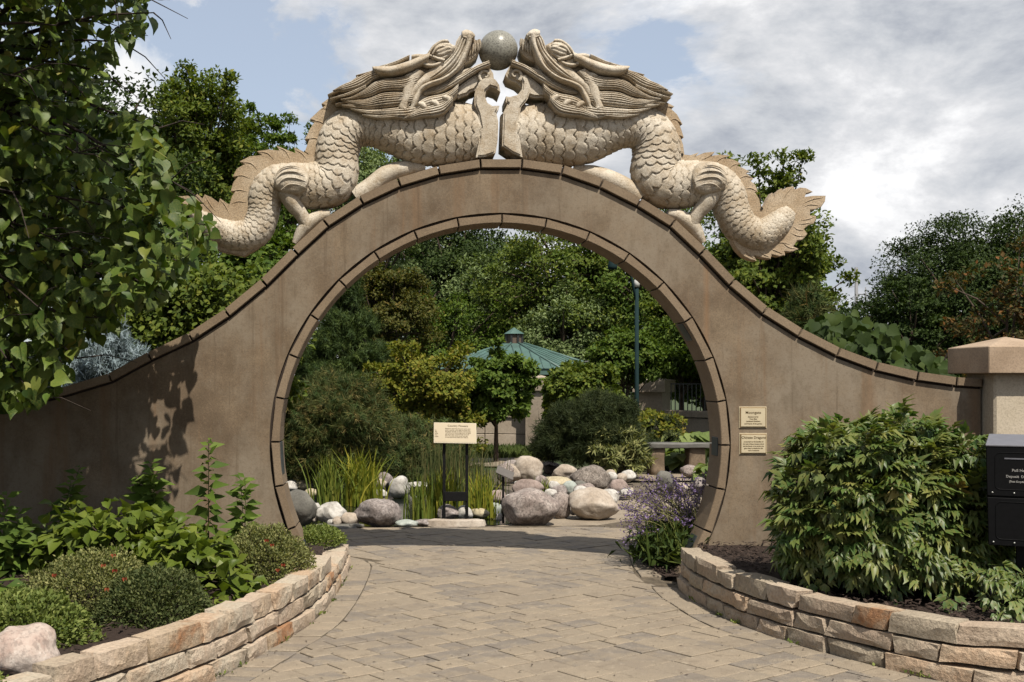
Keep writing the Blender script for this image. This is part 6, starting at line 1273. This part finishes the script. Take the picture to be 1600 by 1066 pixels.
lid = box(-dw / 2 - .002, dw / 2 + .002, -.004, .345, zt + .0005, zt + .012, .003)
for v in lid.vertices:
    if v.co.y > .2: v.co.z += .05; v.co.x *= .90
dl('lid', lid, Mg)
dl('slot', box(-dw / 2 + .10, dw / 2 - .10, -.003, -.001, zt - .074, zt - .066), Mg)
for x_ in (-dw / 2 + .030, -dw / 2 + .15, dw / 2 - .15, dw / 2 - .030):
    for z_ in (zm + .026, zb_ + .022):
        bm = bmesh.new(); bmesh.ops.create_uvsphere(bm, u_segments=10, v_segments=6, radius=.0055); me = bm_mesh(bm, 'rivet', True); o = dl('rivet', me, Mr); k = 1 - .07 * (zt - z_) / (zt - zb_); o.location = Matrix.Rotation(rz, 3, 'Z') @ Vector((x_ * k, -.001, z_)) + Vector((0, 0, -.2))
def rrect(x0, x1, z0, z1, r_, w_):
    pts_ = []
    for cx_, cz_, a0_ in ((x1 - r_, z1 - r_, 0), (x0 + r_, z1 - r_, 90), (x0 + r_, z0 + r_, 180), (x1 - r_, z0 + r_, 270)):
        for q_ in range(5): a_ = math.radians(a0_ + q_ * 22.5); pts_.append((cx_ + r_ * math.cos(a_), cz_ + r_ * math.sin(a_)))
    pts_.append(pts_[0]); V, F = tube([(x, -.0005, z) for x, z in pts_], w_, 6, as_np=True); return mesh_np('seam', V, F, True)
dl('seam', rrect(-dw / 2 + .05, dw / 2 - .05, zm + .045, zt - .035, .03, .0025), Md); o = dl('seam', rrect(-dw / 2 + .055, dw / 2 - .055, zb_ + .04, zm - .03, .03, .0025), Md); o.location.y += .003
def dtext(t_, sz, z_):
    o = text_mesh(t_, sz, Mwt, db, (0, 0, 0), (0, 0, 0), 'CENTER', 'lettering', .0004, .0006)
    for v in o.data.vertices: v.co = Vector((v.co.x, -.0015, v.co.y + z_))
    o.rotation_euler = (0, 0, rz); o.location = Vector((0, 0, -.2))
Z_ = lambda py: EYE - (py - VY) * s
dtext('Pull Handle', .0235, Z_(737.5)); dtext('Deposit  Donations', .0215, Z_(747)); dtext('(Box Emptied Daily)', .0168, Z_(754.5))
dl('post', box(-.03, .03, .12, .18, -.02, zb_ + .02, .004), Md)
# ------------------------------------------------------------------ far masonry, railings, pavilion
M_far = stonemat('far_stone', [(0, (.36, .29, .215)), (1, (.50, .42, .33))], scale=2, speck=20, speck_amt=.15, bump_s=.3, bscale=20)
M_rail = plainmat('black_rail', (.012, .014, .014), .5)
def fpillar(label, px, pyt, wpx, Y, rot):
    s = Y / FPX; x = (px - VX) * s; wd = wpx * s; zt_ = EYE - (pyt - VY) * s; root = empty('stone_pillar', (x, Y, 0), label, 'pillar', 'stone pillars of the far enclosure')
    def rb(name, hw, z0, z1, mat, peak=0):
        V = [(-hw, -hw, z0), (hw, -hw, z0), (hw, hw, z0), (-hw, hw, z0), (-hw, -hw, z1), (hw, -hw, z1), (hw, hw, z1), (-hw, hw, z1), (0, 0, z1 + peak)]
        me = bpy.data.meshes.new(name); me.from_pydata(V, [], [(0, 3, 2, 1), (0, 1, 5, 4), (1, 2, 6, 5), (2, 3, 7, 6), (3, 0, 4, 7), (4, 5, 8), (5, 6, 8), (6, 7, 8), (7, 4, 8)]); me.update(); o = link(name, me, mat, root, (x, Y, 0)); o.rotation_euler = (0, 0, rot)
    rb('shaft', wd / 2 * .72, -.06, zt_ - .30, M_far); rb('cap', wd / 2 * .95, zt_ - .298, zt_, M_far, .08)
fpillar('near stone pillar under the right side of the pavilion roof', 838, 590, 36, 26.6, math.radians(-28))
fpillar('stone pillar at the right, below the teal lamp post', 1022, 594, 54, 29, math.radians(-32))
fpillar('stone pillar far behind, glimpsed left of the near one', 800, 612, 20, 38, 0)
def railwall(label, px0, px1, pyt, Y0, Y1, pr, blocks=4):
    a = P(px0, pyt, Y0); b_ = P(px1, pyt, Y1); L = (b_ - a).to_2d().length; ang_ = math.atan2(b_.y - a.y, b_.x - a.x); root = empty('railed_wall', (a.x, a.y, 0), label, 'wall', 'railed stone walls of the far enclosure')
    def put(me, name, mat): o = link(name, me, mat, root, (a.x, a.y, 0)); o.rotation_euler = (0, 0, ang_); return o
    h = a.z; n = max(2, int(L / 1.1)); 
    for r_ in range(2):
        for i in range(n): put(box(i * L / n + .008, (i + 1) * L / n - .008, 0, .3, -.06 + r_ * (h - .1) / 2, -.06 + (r_ + 1) * (h - .1) / 2 - .012, .01), 'block', M_far)
    put(box(-.03, L + .03, -.05, .35, h - .155, h, .012), 'coping', M_far); put(box(.02, L - .02, .03, .27, -.06, h - .17), 'core', M_mortar)
    pz = pr * (Y0 / FPX); put(box(0, L, .13, .17, h + pz - .03, h + pz, 0), 'top_rail', M_rail)
    bars = [];
    m_ = int(L / .13)
    for i in range(min(m_, 140)): me = box(i * L / m_ - .009, i * L / m_ + .009, .14, .158, h, h + pz - .03); put(me, 'baluster', M_rail)
railwall('shaded railed stone wall left of the near stone pillar', 690, 826, 641, 27.4, 26.9, 42)
railwall('railed stone wall between the two stone pillars', 850, 1004, 641, 27.0, 29.2, 42)
railwall('sunlit railed stone wall at the right of the opening', 1042, 1180, 641, 28.2, 26.0, 42)
M_copper = plainmat('green_metal_roof', (.075, .145, .125), .55, 0, .2, 2); M_wood = plainmat('brown_wood', (.12, .085, .06), .8)
Yp = 45.0; s = Yp / FPX; gx_ = (803 - VX) * s; pv = empty('pavilion', (gx_, Yp, 0), 'octagonal pavilion with a green standing-seam metal roof and cupola', 'pavilion'); ze = EYE - (577 - VY) * s; zr = EYE - (537 - VY) * s; Re = 142 * s; Rt = 16 * s
def octa(r, z, n=8, ph=math.pi / 8): return [(gx_ + r * math.cos(2 * math.pi * i / n + ph), Yp + r * math.sin(2 * math.pi * i / n + ph), z) for i in range(n)]
def frus(name, r0, z0, r1, z1, mat, n=8):
    V = octa(r0, z0, n) + octa(r1, z1, n); F = [(i, (i + 1) % n, (i + 1) % n + n, i + n) for i in range(n)] + [tuple(range(n))[::-1], tuple(range(n, 2 * n))]
    me = bpy.data.meshes.new(name); me.from_pydata(V, [], F); me.update(); return link(name, me, mat, pv)
frus('roof', Re, ze, Rt, zr, M_copper); frus('fascia', Re * .985, ze - .22, Re * .985, ze - .004, M_copper)
sm = []
A, Bq = octa(Re, ze + .01), octa(Rt, zr + .01)
for i in range(8):
    for k in range(9):
        t_ = k / 9; a_ = Vector(A[i]).lerp(Vector(A[(i + 1) % 8]), t_); b_ = Vector(Bq[i]).lerp(Vector(Bq[(i + 1) % 8]), t_)
        if k: # standing seams run parallel to the panel's fall
            mid = (Vector(A[i]) + Vector(A[(i + 1) % 8])) / 2; top_ = (Vector(Bq[i]) + Vector(Bq[(i + 1) % 8])) / 2; fall = top_ - mid; f_ = 1 - abs(2 * t_ - 1); b_ = a_ + fall * min(1, f_ * 1.02 + .0)
        sm.append(((a_, b_), .022 if k else .05))
for (a_, b_), w_ in sm: 
    if (b_ - a_).length > .1: link('seam', tube([a_, b_], w_, 4), M_copper, pv)
frus('cupola_wall', 13 * s, zr - .05, 13 * s, EYE - (522 - VY) * s, M_wood, 8); frus('cupola_roof', 17 * s, EYE - (522 - VY) * s, .6 * s, EYE - (512 - VY) * s, M_copper)
for i in range(8):
    c_ = octa(13.3 * s, 0)[i]; link('cupola_post', box(c_[0] - .04, c_[0] + .04, c_[1] - .04, c_[1] + .04, zr, EYE - (522 - VY) * s - .004), M_rail, pv)
for c_ in octa(Re * .88, 0): link('post', box(c_[0] - .09, c_[0] + .09, c_[1] - .09, c_[1] + .09, -.06, ze - .05, .01), M_wood, pv)
# dark metal garden arch
Ya = 33.0; s = Ya / FPX; ga = empty('metal_arch', ((925 - VX) * s, Ya, 0), 'low dark metal arch with short bars right of the pavilion roof', 'arch')
for r_ in (34, 27):
    pts_ = [((922 + r_ * math.cos(a_) - VX) * s, Ya, EYE - (594 - r_ * .85 * math.sin(a_) - VY) * s) for a_ in np.linspace(math.pi, 0, 20)]; link('arch_tube', tube(pts_, .035, 6), M_rail, ga)
for a_ in np.linspace(.35, 2.8, 10): link('bar', tube([((922 + q_ * math.cos(a_) - VX) * s, Ya, EYE - (594 - q_ * .85 * math.sin(a_) - VY) * s) for q_ in (27, 34)], .02, 5), M_rail, ga)
for q_ in (888, 956): link('post', tube([((q_ - VX) * s, Ya, -.05), ((q_ - VX) * s, Ya, EYE - (594 - VY) * s)], .04, 6), M_rail, ga)
# lamp post
M_teal = plainmat('teal_paint', (.014, .034, .036), .85, 0, .1, 3); Yk = 24.0; s = Yk / FPX; lx = (995 - VX) * s; lk = empty('lamp_post', (lx, Yk, 0), 'tall teal metal lamp post with a side arm', 'lamp post'); zt_ = EYE - (449 - VY) * s
link('pole', tube([(lx, Yk, -.06), (lx, Yk, 1.2), (lx, Yk, zt_)], [.07, .044, .042], 16), M_teal, lk); link('pole_base', tube([(lx, Yk, -.06), (lx, Yk, .5), (lx, Yk, .8)], [.13, .12, .08], 16), M_teal, lk)
link('finial', tube([(lx, Yk, zt_), (lx, Yk, zt_ + .10), (lx, Yk, zt_ + .16)], [.06, .065, .04], 14), plainmat('pale_cap', (.55, .55, .52), .5), lk)
ax = (957 - VX) * s; az_ = EYE - (409 - VY) * s
link('arm', tube([(lx, Yk, zt_ - .35), (lx - .12, Yk, zt_ + .25), (lx - .45, Yk, az_ + .05), (ax, Yk, az_ + .04)], [.03] * 4, 8), M_teal, lk); link('lamp_head', tube([(ax, Yk, az_ + .12), (ax, Yk, az_ + .02), (ax, Yk, az_ - .10), (ax, Yk, az_ - .16)], [.03, .07, .10, .09], 18), M_teal, lk)
# utility pole
Yu = 120.0; s = Yu / FPX; up_ = empty('utility_pole', ((1338 - VX) * s, Yu, 0), 'thin grey utility pole with a side bracket in the distance on the right', 'utility pole'); M_pole = plainmat('grey_pole', (.22, .22, .23), .7)
ux = (1338 - VX) * s; link('pole', tube([(ux, Yu, -.1), (ux, Yu, EYE - (418 - VY) * s)], [.24, .16], 10), M_pole, up_)
u2 = (1352.5 - VX) * s; link('insulator_post', tube([(u2, Yu, EYE - (477 - VY) * s), (u2, Yu, EYE - (449 - VY) * s)], [.08, .06], 8), M_pole, up_); link('bracket', tube([(ux, Yu, EYE - (460 - VY) * s), (u2, Yu, EYE - (460 - VY) * s)], .07, 6), M_pole, up_)
link('wire', tube([(ux, Yu, EYE - (447 - VY) * s), ((1325 - VX) * s, Yu, EYE - (450 - VY) * s)], .02, 4), M_pole, up_); link('bracket', tube([(u2, Yu, EYE - (477 - VY) * s), ((1345 - VX) * s, Yu, EYE - (488 - VY) * s), (ux, Yu, EYE - (492 - VY) * s)], .05, 5), M_pole, up_)
# ------------------------------------------------------------------ litter on the paving and weeds in the joints
g = np.random.default_rng(91); n = 2600; px = g.uniform(300, 1420, n); py = 822 + 244 * g.random(n) ** 1.1; Y = EYE * FPX / (py - VY); x = (px - VX) * Y / FPX
dl_ = np.array([min(np.linalg.norm(LC - [a_, b_], axis=1).min(), np.linalg.norm(RC - [a_, b_], axis=1).min()) for a_, b_ in zip(x, Y)]); k = inpoly(x, Y, field) & ((g.random(n) < .20) | (dl_ < .12)); x, Y = x[k], Y[k]; n = len(x)
tip = rdir(n, g) * [1, 1, .12]; leaves('leaf_litter', M_mulch, None, np.c_[x, Y, np.full(n, .006)], tip, np.tile([0, 0, 1.], (n, 1)) + g.normal(size=(n, 3)) * .25, g.uniform(.01, .035, n), T_LANCE, 91); tag(C.objects[-1], 'crumbs of bark and dry leaf on the paving', kind='stuff')
n = 900; s_ = g.uniform(.4, arclen(RC)[-1] * .9, n // 2); s2_ = g.uniform(2.5, arclen(LC)[-1], n // 2); q = np.array([at_s(RC, v) for v in s_] + [at_s(LC, v) for v in s2_]); q += g.normal(size=q.shape) * .012; cl_ = np.sin(q[:, 1] * 9) + np.sin(q[:, 1] * 23); q = q[cl_ > .7]; n = len(q)
leaves('weeds', LM['fine'], None, np.c_[q, np.full(n, .004)], unit(rdir(n, g) + [0, 0, .8]), rdir(n, g), g.uniform(.015, .04, n), T_LEAF, 92); tag(C.objects[-1], 'tiny weeds along the foot of the low stone walls', kind='stuff')

# ------------------------------------------------------------------ overall reflectance of all surfaces
REFLECT = 0.66
for nm_ in ('box_black', 'black_paint', 'teal_paint'): bpy.data.materials[nm_].node_tree.nodes['Principled BSDF'].inputs['Specular IOR Level'].default_value = 0.12
for m in bpy.data.materials:
    if not m.use_nodes: continue
    t = m.node_tree
    for nd in list(t.nodes):
        if nd.type in ('BSDF_PRINCIPLED', 'BSDF_TRANSLUCENT'):
            i = nd.inputs['Base Color' if nd.type == 'BSDF_PRINCIPLED' else 'Color']
            if i.is_linked: t.links.new(mixc(t, 1.0, i.links[0].from_socket, (REFLECT,) * 3, 'MULTIPLY'), i)
            else: i.default_value = [c * REFLECT for c in i.default_value[:3]] + [1]
